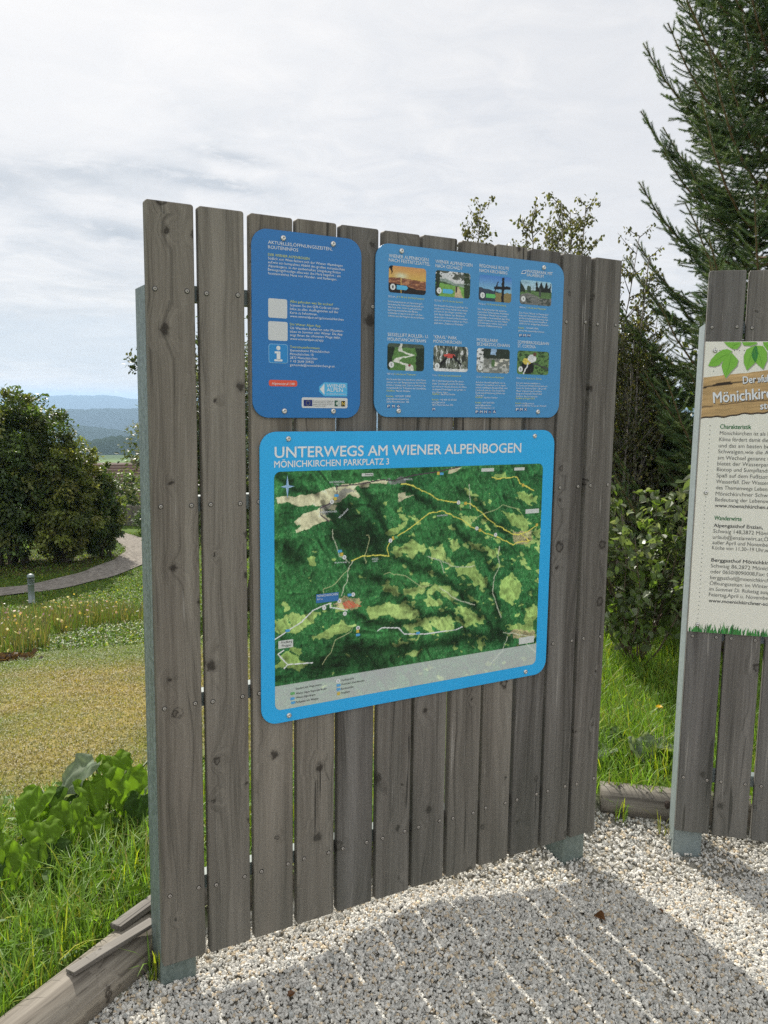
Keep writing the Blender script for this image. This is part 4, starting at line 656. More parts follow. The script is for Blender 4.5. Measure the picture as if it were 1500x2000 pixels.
for i, (s_, u, z, wd, cap, c) in enumerate(S2):
    if i < 4: text_into(b, s_, u + .002, z - .0025, wd, cap, -0.0073, (0.09, 0.07, 0.05), 0.03, rot=.105); text_into(b, s_, u, z, wd, cap, -0.0077, 'w', 0.03, rot=.105)
    else: text_into(b, s_, u, z, wd, cap, -0.0073, c, {'g': .03, 'b': .025}.get(c, 0.004))
p4.part(b, 'lettering')
b = MB()
for P, k in leaves:
    P = [(a, min(c, 1.9445)) for a, c in P]
    b.slab([(a + .003, c - .003) for a, c in P], -0.0072, -0.00705, (0.34, 0.33, 0.28)); 
    b.slab(P, -0.0075 - .0003 * k, -0.0073 - .0003 * k, (0.20, 0.47, 0.055) if k == 0 else (0.035, 0.20, 0.045))
    q = np.array(P); i0 = int(np.argmin(q[:, 1] + 0.3 * q[:, 0])); cen = q.mean(0); far = q[(i0 + len(q) // 2) % len(q)]
    d = (far - q[i0]); nn = np.array([-d[1], d[0]]) / np.linalg.norm(d) * .0009
    b.poly([tuple(q[i0]), tuple(cen + nn), tuple(far), tuple(cen - nn)], -0.0081, (0.13, 0.36, 0.04))
p4.part(b, 'printed_leaves')
b = MB(); g = np.random.default_rng(5)
for k in range(760):
    u = g.uniform(.002, PW - .012); h = g.uniform(.014, .040) * (0.7 + .6 * vnoise(u, 0, 22, 3)) ; w_ = g.uniform(.003, .006); le = g.uniform(-.3, .3) * h
    c = np.array((0.035, 0.19, 0.045)) * g.uniform(.5, 1.6) * np.array((g.uniform(.7, 1.7), 1, 1)); y = -0.0070 - .0000012 * k
    u = max(u, .004 + abs(le)); b.poly([(u, .8752), (u + w_, .8752), (u + w_ * .7 + le * .5, .8752 + h * .6), (min(u + w_ * .5 + le, PW), .8752 + h), (u + le * .4, .8752 + h * .55)], y, np.clip(c, .01, .5))
p4.part(b, 'printed_grass')
b = MB()
for k in range(64):
    z = .895 + k * .0163
    if not (1.655 < z < 1.835): b.poly(disc(.0345, z, .0018, 8), -0.0070, (0.16, 0.17, 0.16))
for k in range(60): b.poly(disc(.0345 + k * .0163, 1.913, .0018, 8), -0.0070, (0.16, 0.17, 0.16))
p4.part(b, 'dotted_line')
p4.screws([(.035, 1.913), (.035, 1.40), (.0345, .9036), (.82, 1.913), (.82, .9036), (1.588, 1.913), (1.588, 1.40), (1.588, .9036)])

# ---------------------------------------------------------------- terrain
GP = [(-2.95, -2.2), (-1.31, 1.1), (-0.66, 2.42), (-0.60, 2.52), (0.80, 3.33), (.95, 3.40), (1.35, 3.30), (2.5, 3.02), (4.2, 2.5), (4.2, -2.2)]
def inplaza(x, y): return inpoly(np.asarray(x), np.asarray(y), GP)
def gravel_z(x, y):
    v = 0.026 * (fbm(x, y, 1.5, 101, 3) - .5) + 0.012 * (fbm(x, y, 6, 105, 2) - .5)
    v = v - 0.035 * np.exp(-((x - .85) ** 2 + (y - 2.95) ** 2) / .12) - 0.02 * sstep(.6, 1.5, x)
    v = v + 0.028 * np.exp(-((x - .12) ** 2 / .06 + (y - 2.56) ** 2 / .03)) + .012 * np.exp(-((x + .62) ** 2 + (y - 2.2) ** 2) / .02)
    return v
def smin(a, b, k): return -k * np.logaddexp(-a / k, -b / k)
def terrain(x, y):
    x = np.asarray(x, float); y = np.asarray(y, float); r = np.hypot(x, y)
    q = x / np.maximum(y, 0.05); wl = (1 - sstep(-.02, .30, q)) * (y > 0)
    drop = smin(np.maximum(.185 * (r - 3.1), -.6), 2.95, .22); drop = np.maximum(drop, 0)
    far = np.maximum(smin(np.maximum(.25 * (r - 33), -3), 36.0, 1.5), 0)
    far = far + np.maximum(smin(np.maximum(.11 * (r - 640), -6), 150.0, 6.0), 0)
    und = .06 * (fbm(x, y, .5, 111, 3) - .5) * sstep(3, 6, r) + 5 * (fbm(x, y, .004, 115, 3) - .5) * sstep(120, 500, r)
    return .055 + .02 * (fbm(x, y, 2.0, 119, 2) - .5) - wl * drop - far + und - .6 * (1 - wl) * sstep(14, 30, r)
def ground_z(x, y): return np.where(inplaza(x, y), gravel_z(x, y), terrain(x, y))
rr = np.concatenate([np.linspace(.25, 6, 116), np.geomspace(6.06, 9000, 150)]); na = 420
th = np.linspace(0, 2 * math.pi, na, endpoint=False)
X = np.concatenate([[0.], (rr[:, None] * np.sin(th)).ravel()]); Y = np.concatenate([[0.], (rr[:, None] * np.cos(th)).ravel()])
pz = inplaza(X, Y); Z = ground_z(X, Y) - np.where(pz, .010, 0)
rad = np.hypot(X, Y)
n1 = fbm(X, Y, 1.1, 121, 4); n2 = fbm(X, Y, .35, 125, 3)
dry = np.clip(sstep(2.6, 3.8, rad) * (1 - sstep(8.5, 13.0, rad)) * (.35 + 1.0 * n1) * (1 - sstep(-.05, .12, X / np.maximum(Y, .05))) * (Y > 0), 0, 1)
green = np.array((.075, .125, .022)); ochre = np.array((.25, .205, .075))
C = green * (.7 + .6 * n2[:, None]) * (1 - dry[:, None]) + ochre * (.75 + .5 * n1[:, None]) * dry[:, None]
fld = fbm(X, Y, .006, 131, 2); vf = sstep(90, 200, rad)[:, None]
C = C * (1 - vf) + (np.where((fld > .5)[:, None], np.array((.12, .19, .05)), np.array((.055, .095, .03)))) * vf
C = np.where(pz[:, None], np.array((.33, .315, .285)), C)
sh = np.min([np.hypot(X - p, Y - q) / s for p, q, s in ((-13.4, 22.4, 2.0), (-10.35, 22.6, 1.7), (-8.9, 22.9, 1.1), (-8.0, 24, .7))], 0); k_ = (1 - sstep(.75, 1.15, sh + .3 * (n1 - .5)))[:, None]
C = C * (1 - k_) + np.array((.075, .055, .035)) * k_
F3 = np.stack([np.zeros(na, int), 1 + np.arange(na), 1 + (np.arange(na) + 1) % na], 1)[:, ::-1]
i = 1 + np.arange(len(rr) * na).reshape(len(rr), na); j = np.roll(i, -1, 1)
F4 = np.stack([i[:-1], i[1:], j[1:], j[:-1]], -1).reshape(-1, 4)
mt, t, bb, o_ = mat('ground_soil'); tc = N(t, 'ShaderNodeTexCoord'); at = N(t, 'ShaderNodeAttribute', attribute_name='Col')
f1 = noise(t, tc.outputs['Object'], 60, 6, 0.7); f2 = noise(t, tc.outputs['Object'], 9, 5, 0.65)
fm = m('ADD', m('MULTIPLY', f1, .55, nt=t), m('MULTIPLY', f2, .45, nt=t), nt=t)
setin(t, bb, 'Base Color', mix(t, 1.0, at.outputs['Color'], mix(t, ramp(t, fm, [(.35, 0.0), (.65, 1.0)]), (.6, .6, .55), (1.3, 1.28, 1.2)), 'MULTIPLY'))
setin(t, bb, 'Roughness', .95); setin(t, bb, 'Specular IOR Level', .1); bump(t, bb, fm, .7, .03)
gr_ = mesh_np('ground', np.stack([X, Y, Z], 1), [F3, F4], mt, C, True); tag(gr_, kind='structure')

# gravel: every stone a small angular solid
def ico(sub):
    bm = bmesh.new(); bmesh.ops.create_icosphere(bm, subdivisions=sub, radius=1); V = np.array([v.co[:] for v in bm.verts]); F = np.array([[v.index for v in f.verts] for f in bm.faces]); bm.free(); return V, F
def stones(name, n, sub, x0, x1, y0, y1, size, keep, label):
    g = np.random.default_rng(n); IV, IF = ico(sub)
    x = g.uniform(x0, x1, n); y = g.uniform(y0, y1, n); k = inplaza(x, y) & keep(x, y); x, y = x[k], y[k]; n = len(x)
    V = []; F = []; Cc = []; per = 8
    tpl = [IV * (1 + .20 * g.normal(size=(len(IV), 1))) * (1 + .10 * g.normal(size=IV.shape)) for _ in range(per)]
    s = size * np.exp(.24 * g.normal(size=n)); z = gravel_z(x, y) + g.uniform(-.0035, .0025, n)
    A = np.stack([s * g.uniform(.8, 1.3, n), s * g.uniform(.65, 1.0, n), s * g.uniform(.45, .8, n)], 1)
    Rm = rots(n, g=g); base = np.array((.58, .56, .508)); val = g.normal(1.0, .15, n)
    cl = np.clip(base * val[:, None], .15, .84); warm = (g.random(n) < .13)[:, None]; cl = np.where(warm, cl * np.array((1.0, .86, .68)), cl); gy = (g.random(n) < .10)[:, None]; cl = np.where(gy, cl * np.array((.72, .75, .77)), cl)
    w_ = g.integers(0, per, n); off = 0
    for q in range(per):
        q_ = np.where(w_ == q)[0]
        v, f, c = scatter(tpl[q], IF, np.stack([x, y, z], 1)[q_], Rm[q_], A[q_], cl[q_]); V.append(v); F.append(f + off); Cc.append(c); off += len(v)
    return np.concatenate(V), np.concatenate(F), np.concatenate(Cc)
STONE = attrmat('gravel_stone', .8, .25, (260, .3, .002))
near = lambda x, y: (y > 1.55) & (x > -1.35 + 0 * y) & (x < 1.9) & (y < 2.75 + .1 * x)
mid = lambda x, y: ~near(x, y) & (y > 1.0)
v1, f1_, c1 = stones('gravel', 105000, 2, -1.4, 1.9, 1.55, 3.0, .0052, near, '')
v2, f2_, c2 = stones('gravel', 84000, 1, -1.6, 3.2, 1.0, 3.5, .0062, mid, '')
gv = mesh_np('gravel', np.concatenate([v1, v2]), np.concatenate([f1_, f2_ + len(v1)]), STONE, np.concatenate([c1, c2])); tag(gv, 'pale crushed gravel covering the ground around the boards', 'gravel', kind='stuff')

# ---------------------------------------------------------------- path
ctr = np.array([(-16, 15.5), (-12.5, 17.3), (-9.6, 18.7), (-8.2, 19.9), (-7.45, 21.6), (-7.2, 23.6), (-7.35, 25.2), (-8.1, 26.8), (-9.6, 28.3), (-12, 29.5)])
tt = np.linspace(0, len(ctr) - 1, 90); pc = np.stack([np.interp(tt, range(len(ctr)), ctr[:, k]) for k in (0, 1)], 1)
for _ in range(6): pc[1:-1] = (pc[:-2] + 2 * pc[1:-1] + pc[2:]) / 4
d = np.gradient(pc, axis=0); nn = np.stack([-d[:, 1], d[:, 0]], 1) / np.linalg.norm(d, axis=1)[:, None]
cols = np.linspace(-.52, .52, 7); G = pc[:, None] + nn[:, None] * (cols[None, :, None] + .06 * (vnoise(tt, tt * 0, 2.1, 9)[:, None, None] - .5)); gx, gy = G[..., 0].ravel(), G[..., 1].ravel()
i = np.arange(90 * 7).reshape(90, 7); F = np.stack([i[:-1, :-1], i[:-1, 1:], i[1:, 1:], i[1:, :-1]], -1).reshape(-1, 4)
pm, t, bb, o_ = mat('path_grit'); tc = N(t, 'ShaderNodeTexCoord'); f1 = noise(t, tc.outputs['Object'], 9, 4, .8); f2 = noise(t, tc.outputs['Object'], 1.2, 3, .6)
setin(t, bb, 'Base Color', mix(t, f2, mix(t, ramp(t, f1, [(.40, 0.0), (.60, 1.0)]), (.10, .09, .078), (.38, .35, .305)), (.25, .225, .195))); setin(t, bb, 'Roughness', .95); setin(t, bb, 'Specular IOR Level', .03); bump(t, bb, f1, .8, .05)
pth = mesh_np('path', np.stack([gx, gy, terrain(gx, gy) + .03], 1), F[:, ::-1], pm, None, True); tag(pth, kind='structure')

# ---------------------------------------------------------------- grass
def blades(x, y, h, wd, bend, col, az=None, g=rng, zoff=0.0):
    n = len(x); z = ground_z(x, y) - .006 + zoff; az = g.uniform(0, 2 * math.pi, n) if az is None else az
    dx, dy = np.cos(az), np.sin(az); T = np.array([0, .38, .72, 1.0]); Wd = np.array([.8, 1.0, .7])
    P = []
    for t_ in T:
        b_ = bend * t_ ** 2; hh = h * (t_ - .30 * bend * t_ ** 3)
        P.append(np.stack([x + dx * b_ * h, y + dy * b_ * h, z + hh], 1))
    fz = g.uniform(-.6, .6, n); sx, sy = -np.sin(az + fz), np.cos(az + fz); S = np.stack([sx, sy, np.zeros(n)], 1) * (wd / 2)[:, None]
    V = np.stack([P[0] - S * Wd[0], P[0] + S * Wd[0], P[1] - S * Wd[1], P[1] + S * Wd[1], P[2] - S * Wd[2], P[2] + S * Wd[2], P[3]], 1)
    f = np.array([(0, 1, 3), (0, 3, 2), (2, 3, 5), (2, 5, 4), (4, 5, 6)]); F = (f[None] + (np.arange(n) * 7)[:, None, None]).reshape(-1, 3)
    return V.reshape(-1, 3), F, np.repeat(col, 7, 0)
def join(name, parts, mt, label, cat, kind='stuff'):
    V = []; F = []; Cc = []; off = 0
    for v, f, c in parts: V.append(v); F.append(f + off); Cc.append(c); off += len(v)
    o = mesh_np(name, np.concatenate(V), np.concatenate(F), mt, np.concatenate(Cc)); 
    if label: tag(o, label, cat, kind=kind)
    return o
def gcol(n, g, base, var=.25, yel=.15):
    c = np.asarray(base) * np.exp(var * g.normal(size=(n, 1))); s_ = (g.random(n) < .03)[:, None]; c = np.where(s_, np.array((.34, .28, .13)), c); k = (g.random(n) < yel)[:, None] & ~s_; return np.clip(np.where(k, c * np.array((1.9, 1.25, 1.0)), c), .004, .6)
g = np.random.default_rng(21)
def sample(n, x0, x1, y0, y1, keep):
    x = g.uniform(x0, x1, n); y = g.uniform(y0, y1, n); k = ~inplaza(x, y) & keep(x, y); return x[k], y[k]
GREEN = (.18, .31, .045)
# lush strip behind the edging logs on the left
d1 = lambda x, y: (x + 1.31) * -.895 + (y - 1.1) * .446          # distance left of the log line
lush = lambda x, y: np.where(y < 2.6 + 0 * x, (d1(x, y) > .13), True) & (np.hypot(x, y) < 3.65 + .5 * vnoise(x, y, 2.3, 4)) & (x < .9) & (((x - .0) * -.491 + (y - 2.56) * .871 > .26) | (d1(x, y) > .14) & (y < 2.75))
x, y = sample(85000, -3.2, .9, .8, 4.3, lush); n = len(x); cl = fbm(x, y, 3.2, 141, 2)
h = g.uniform(.05, .155, n) * (.45 + 1.1 * cl)
Pa = [blades(x, y, h, g.uniform(.003, .0062, n), g.uniform(.15, 1.0, n), gcol(n, g, GREEN), az=g.normal(2.0, 1.4, n), g=g)]
def weeds(x, y, sz, seed):
    g = np.random.default_rng(seed); n = len(x); xd = np.stack([np.cos(a_ := g.uniform(0, 6.28, n)), np.sin(a_), g.uniform(-.3, .7, n)], 1); up = g.normal(size=(n, 3)) * .35 + np.array((0, 0, 1.0))
    return scatter(LV, LF, np.stack([x, y, ground_z(x, y) + g.uniform(.02, .085, n)], 1), frame(xd, up), sz * g.uniform(.6, 1.3, n), gcol(n, g, (.12, .22, .045), .3, .15))
LV = np.array([(0, 0, 0), (.3, 0, -.01), (.68, 0, -.03), (1, 0, -.10), (.28, .24, .09), (.68, .19, .05), (.28, -.24, .09), (.68, -.19, .05)]); LF = np.array([(0, 1, 4), (1, 2, 5), (1, 5, 4), (2, 3, 5), (0, 6, 1), (1, 6, 7), (1, 7, 2), (2, 7, 3)])
k = g.random(len(x)) < .03; Pa.append(weeds(x[k], y[k], .065, 5))
join('grass', Pa, GRS, 'long lush green grass along the edging logs', 'grass')
# lush grass in the gap on the right
rg = lambda x, y: (x > .55) & (np.hypot(x - 1.4, y - 4.2) < 2.0)
x, y = sample(30000, .5, 3.2, 3.2, 5.8, rg); n = len(x); cl = fbm(x, y, 3.2, 145, 2)
join('grass', [blades(x, y, g.uniform(.06, .19, n) * (.5 + cl), g.uniform(.003, .006, n), g.uniform(.15, .9, n), gcol(n, g, GREEN), az=g.normal(2.0, 1.5, n), g=g)], GRS, 'long green grass in the gap between the two boards', 'grass')
# mown lawn
lw = lambda x, y: (np.hypot(x, y) > 3.3) & (x < .05 * y) & (x > -.95 * y)
r_ = 3.3 + 7.7 * g.random(190000) ** .75; q_ = g.uniform(-.78, .05, len(r_)); x = r_ * np.sin(q_); y = r_ * np.cos(q_); k = lw(x, y); x, y = x[k], y[k]; n = len(x); rd = np.hypot(x, y)
dr = np.clip((1 - sstep(7.5, 11, rd)) * (.25 + 1.1 * fbm(x, y, 1.1, 121, 4)), 0, 1); f_ = np.clip(dr * .80 + .75 * (fbm(x, y, 2.6, 167, 3) - .5) + g.normal(0, .12, n), 0, 1)[:, None]
col = np.clip((np.array((.32, .25, .10)) * f_ + np.array((.15, .225, .045)) * (1 - f_)) * np.exp(.15 * g.normal(size=(n, 1))) * (.85 + .3 * fbm(x, y, .7, 161, 2))[:, None], .01, .6)
La = blades(x, y, g.uniform(.012, .034, n) * (.8 + .05 * rd), .0035 + .0009 * rd * g.random(n), g.uniform(.3, 1.5, n), col, g=g)
r_ = g.uniform(10.5, 30, 110000); q_ = g.uniform(-.60, .03, len(r_)); x = r_ * np.sin(q_); y = r_ * np.cos(q_); dp_ = np.min(np.hypot(x[:, None] - pc[None, :, 0], y[:, None] - pc[None, :, 1]), 1); k = dp_ > .66 - .2 * vnoise(x, y, 2.5, 2); x, y = x[k], y[k]; n = len(x)
Lb = blades(x, y, g.uniform(.035, .085, n), g.uniform(.014, .034, n), g.uniform(.3, 1.2, n), gcol(n, g, (.105, .18, .03), .38, .25), g=g)
join('lawn_grass', [La, Lb], GRS, 'short sun dried mown lawn sloping down to the path', 'lawn')

# dried wildflower strip above the path
r_ = g.uniform(9.8, 17.4, 26000); q_ = g.uniform(-.52, -.02, len(r_)); x = r_ * np.sin(q_); y = r_ * np.cos(q_)
dp_ = np.min(np.hypot(x[:, None] - pc[None, :, 0], y[:, None] - pc[None, :, 1]), 1)
k = (dp_ > .8) & (r_ < 16.8 - .8 * vnoise(x, y, .8, 6)) & (r_ > 10.2 + np.minimum(27 * (q_ + .433), 4.6) + 2.0 * (vnoise(x, y, .7, 5) - .3)); x, y = x[k], y[k]; n = len(x)
hh = g.uniform(.12, .50, n) * (.35 + 1.1 * fbm(x, y, .9, 151, 2))
col = np.array([(.19, .16, .06), (.13, .18, .05), (.24, .21, .09), (.10, .16, .035), (.12, .19, .04)])[g.integers(0, 5, n)] * np.exp(.2 * g.normal(size=(n, 1)))
Wf = [blades(x, y, hh, g.uniform(.007, .016, n), g.uniform(.05, .5, n), col, g=g)]
k = g.random(n) < .075; fx, fy, fh = x[k], y[k], hh[k]; nf = len(fx)
fc = np.array([(.62, .36, .38), (.72, .60, .56), (.74, .70, .64), (.74, .50, .16), (.62, .30, .22), (.55, .42, .40)])[g.integers(0, 6, nf)]
dv = np.array([(0, -.5, 0), (.5, 0, .05), (0, .5, 0), (-.5, 0, -.05)]); Wf.append(scatter(dv, np.array([(0, 1, 2), (0, 2, 3)]), np.stack([fx, fy, terrain(fx, fy) + fh * .9], 1), rots(nf, g=g), g.uniform(.02, .055, nf), fc))
join('wildflowers', Wf, FOL, 'dried wildflower strip with pink and white blooms before the path', 'wildflowers')
# bark mulch patch
x = g.normal(-4.32, .16, 260); y = g.normal(9.1, .13, 260); n = 260
mv = scatter(np.array([(-.5, -.15, 0), (.5, -.15, .02), (.5, .15, 0), (-.5, .15, .03)]), np.array([(0, 1, 2), (0, 2, 3)]), np.stack([x, y, terrain(x, y) + g.uniform(.005, .04, n)], 1), rots(n, g=g), g.uniform(.06, .14, n), np.array((.085, .05, .035)) * np.exp(.4 * g.normal(size=(n, 1))))
join('mulch', [mv], FOL, 'brown bark mulch patch at the left edge of the lawn', 'mulch')

# ---------------------------------------------------------------- edging logs
def log(p0, p1, r0, r1, label, seed):
    g = np.random.default_rng(seed); p0, p1 = Vector(p0), Vector(p1); Lg = (p1 - p0).length; nz_, k = 40, 26
    V = []; zz = np.linspace(0, Lg, nz_)
    for a in zz:
        t_ = a / Lg
        for j in range(k):
            q = 2 * math.pi * j / k; rr_ = (r0 + (r1 - r0) * t_) * (1 + .035 * math.sin(3 * q + seed + a * 1.3) + .03 * math.sin(2 * q - a * 2.1) + .012 * math.sin(7 * q + a * 5))
            V.append((rr_ * math.cos(q), rr_ * math.sin(q), a))
    V += [(0, 0, -.004), (0, 0, Lg + .004)]; n = nz_ * k
    F4_ = [(i * k + j, i * k + (j + 1) % k, (i + 1) * k + (j + 1) % k, (i + 1) * k + j) for i in range(nz_ - 1) for j in range(k)]
    F3_ = [(n, (j + 1) % k, j) for j in range(k)] + [(n + 1, (nz_ - 1) * k + j, (nz_ - 1) * k + (j + 1) % k) for j in range(k)]
    o = mesh_np('edging_log', V, [np.array(F4_), np.array(F3_)], LOGW, None, True); o.location = p0; o.rotation_euler = (p1 - p0).to_track_quat('Z', 'Y').to_euler()
    tag(o, label, 'log', 'edging logs round the gravel'); return o
lg1 = log((-1.495, .845, .03), (-.715, 2.43, .036), .087, .08, 'thick grey edging log running to the foot of the big board, bottom left', 3)
lg2 = log((-.60, 2.60, .05), (.82, 3.40, .045), .07, .066, 'edging log lying in the grass behind the big board', 8)
lg3 = log((.955, 3.415, .018), (2.75, 3.06, .03), .072, .072, 'short grey edging log with dark knot lying behind the right board', 12)
# board scraps nailed on the first log
def knot(parent, p, r):
    b = MB(); k = 12; V = [(r * math.cos(2 * math.pi * j / k), r * .8 * math.sin(2 * math.pi * j / k), 0) for j in range(k)] + [(.4 * r * math.cos(2 * math.pi * j / k), .35 * r * math.sin(2 * math.pi * j / k), .006) for j in range(k)]
    b.add(V, [(j, (j + 1) % k, k + (j + 1) % k, k + j) for j in range(k)] + [tuple(range(k, 2 * k))]); o = b.build('knot', plain('knot_wood', (.035, .022, .015), .8, 0, .3, 200)); o.parent = parent; return o
for lg, (a_, q_), rr_ in ((lg1, (.95, -.55), .013), (lg3, (.27, 2.9), .017)):
    Lm = lg.matrix_basis.copy(); Lm = Matrix.LocRotScale(lg.location, lg.rotation_euler, None)
    # find the surface point facing the camera and up
    best = min(lg.data.vertices[:-2], key=lambda v: abs(v.co.z - a_) * 4 + (Lm @ v.co - Vector((0, 0, CAM_H))).length)
    o = knot(lg, None, rr_); nrm = Vector((best.co.x, best.co.y, 0)).normalized(); o.location = Vector((best.co.x, best.co.y, a_)) + nrm * -.001; o.rotation_euler = nrm.to_track_quat('Z', 'Y').to_euler()
def strip(p0, p1, wd, th, label):
    p0, p1 = Vector(p0), Vector(p1); o = MB().box(-wd / 2, wd / 2, -th / 2, th / 2, 0, (p1 - p0).length).build('wood_strip', LOGW); o.location = p0
    zax = (p1 - p0).normalized(); xax = zax.cross(Vector((-.35, -.2, 1))).normalized(); yax = zax.cross(xax); o.rotation_euler = Matrix((xax, yax, zax)).transposed().to_euler(); tag(o, label, 'wood strip', 'wood scraps on the left log'); return o
strip((-.86, 2.13, .124), (-.69, 2.36, .128), .040, .011, 'narrow grey wood strip nailed along the left log beside the steel post')
strip((-.80, 2.34, .118), (-.70, 2.50, .130), .05, .016, 'short split board piece lying on the left log top near the grass')

# ---------------------------------------------------------------- leaves and plants
def leaf_tpl(fold=.12, wid=.32):
    V = np.array([(0, 0, 0), (.3, 0, -.01), (.68, 0, -.03), (1, 0, -.10), (.28, wid, fold), (.68, wid * .78, fold * .6), (.28, -wid, fold), (.68, -wid * .78, fold * .6)])
    F = np.array([(0, 1, 4), (1, 2, 5), (1, 5, 4), (2, 3, 5), (0, 6, 1), (1, 6, 7), (1, 7, 2), (2, 7, 3)]); return V, F
LV, LF = leaf_tpl(); BV, BF = leaf_tpl(.05, .36)
QV = np.array([(0, 0, 0), (.5, .3, .06), (1, 0, -.05), (.5, -.3, .06)]); QF = np.array([(0, 3, 2), (0, 2, 1)])
def foliage_crown(g, centre, radii, nclump, per, crad, size, cols, low=-1.0, shell=.42, tpl=(QV, QF)):
    d = g.normal(size=(nclump * 3, 3)); d /= np.linalg.norm(d, axis=1)[:, None]; d = d[d[:, 2] > low][:nclump]; rr_ = shell + (1 - shell) * g.random(len(d)) ** .6
    cc = np.asarray(centre) + d * rr_[:, None] * np.asarray(radii) * (.74 + .50 * vnoise(np.arctan2(d[:, 1], d[:, 0]) * 2 + 9, d[:, 2] * 3 + 9, 1.3, 3))[:, None]
    k_ = g.random(len(cc)) < .10; cc[k_] = np.asarray(centre) + (cc[k_] - np.asarray(centre)) * g.uniform(1.08, 1.26, k_.sum())[:, None]
    n = len(cc) * per; ci = np.repeat(np.arange(len(cc)), per); cr = crad * g.uniform(.6, 1.4, len(cc)) * np.where(k_, .6, 1)
    off = g.normal(size=(n, 3)); off /= np.linalg.norm(off, axis=1)[:, None]; off *= (g.random(n) ** .45)[:, None]
    p = cc[ci] + off * cr[ci][:, None] * np.array((1, 1, .75)); outw = p - np.asarray(centre); outw /= np.linalg.norm(outw, axis=1)[:, None] + 1e-6
    xd = outw * .6 + g.normal(size=(n, 3)) * .6 + np.array((0, 0, -.35)); up = outw * .5 + np.array((0, 0, .9)) + g.normal(size=(n, 3)) * .45
    base = (np.asarray(cols)[g.integers(0, len(cols), len(cc))] * np.exp(.22 * g.normal(size=(len(cc), 1))))[ci] * np.exp(.22 * g.normal(size=(n, 1)))
    return scatter(tpl[0], tpl[1], p, frame(xd, up), size * g.uniform(.7, 1.3, n), np.clip(base, .004, .5)), cc
def shrub(name, x, y, radii, zc, nclump, per, crad, size, cols, label, cat, group, seed, stems=7, trunk_r=.035, low=-.75, tpl=(QV, QF), tcol=(.10, .085, .065)):
    g = np.random.default_rng(seed); z0 = float(ground_z(x, y)); root = empty(name, (x, y, z0)); tag(root, label, cat, group)
    (v, f, c), cc = foliage_crown(g, (0, 0, zc), radii, nclump, per, crad, size, cols, low, tpl=tpl)
    mesh_np('crown', v, f, FOL, c, False, root)
    b = MB()
    for k in range(stems):
        e = cc[g.integers(0, len(cc))] * np.array((.85, .85, .95)); s0 = np.array([g.normal(0, .12), g.normal(0, .12), -.05]) * (1 + radii[0] * .3); mid_ = s0 * .5 + e * .5 + np.array([0, 0, .12 * zc])
        b.tube([s0, s0 * .7 + mid_ * .3, mid_, e], [trunk_r, trunk_r * .85, trunk_r * .55, trunk_r * .2], 6, col=tcol)
    b.build('trunk', BARK, root, True); return root
HZ = [(.095, .14, .03), (.115, .15, .032), (.07, .11, .028), (.15, .165, .04), (.085, .13, .042)]
HY = [(.16, .185, .036), (.14, .165, .034), (.10, .13, .03), (.19, .19, .045)]
shrub('hedge_shrub', -13.4, 22.4, (1.9, 1.8, 2.3), 2.45, 560, 60, .29, .135, HZ, 'outermost big dark hedge shrub at the left edge of the lawn', 'shrub', 'dark shrubs beside the path', 31, 9, .07, low=-.95)
shrub('hedge_shrub', -10.35, 22.9, (1.62, 1.7, 2.32), 2.45, 620, 62, .27, .125, HZ, 'tallest dense dark green shrub at the left, behind the bollard lamp', 'shrub', 'dark shrubs beside the path', 32, 9, .07, low=-.95)
shrub('hedge_shrub', -8.9, 23.0, (.92, 1.2, 1.78), 1.78, 380, 56, .21, .115, HY, 'middle yellow green shrub of the row beside the path bend', 'shrub', 'dark shrubs beside the path', 33, 7, .05, low=-.95)
shrub('hedge_shrub', -8.3, 24.0, (.62, .8, 1.25), 1.25, 240, 50, .18, .11, HZ, 'smallest rounded shrub where the path bends out of sight', 'shrub', 'dark shrubs beside the path', 34, 6, .04, low=-.95)
shrub('silver_leaf_tree', -2.62, 15.0, (1.75, 1.6, 2.2), 2.85, 460, 62, .34, .085, [(.13, .15, .085), (.09, .12, .05), (.17, .18, .12), (.07, .10, .035)], 'pale silvery leaved tree seen beside and through the gaps of the big board', 'tree', None, 35, 8, .06)
shrub('garden_shrub', -8.0, 28.6, (.6, .5, .45), .45, 60, 30, .2, .10, [(.09, .14, .05)], 'low rounded green shrub in front of the far wooden fence', 'shrub', None, 36, 4, .02)
# shrubs filling the gap on the right
shrub('backdrop_shrub', 2.05, 8.3, (1.05, .8, 1.0), 1.05, 210, 40, .26, .075, [(.08, .13, .035), (.065, .11, .03), (.10, .14, .04)], 'dark dense shrub standing behind the hazel between the boards', 'shrub', 'dense shrubs behind the boards', 41, 7, .03)
shrub('backdrop_shrub', .55, 8.8, (1.1, .8, .95), 1.0, 200, 36, .26, .08, HZ, 'dark dense shrub hidden behind the big board', 'shrub', 'dense shrubs behind the boards', 42, 7, .03)
shrub('backdrop_shrub', 3.9, 8.0, (1.2, .8, 1.3), 1.3, 220, 36, .28, .08, HZ, 'dark dense shrub hidden behind the right board', 'shrub', 'dense shrubs behind the boards', 43, 7, .03)

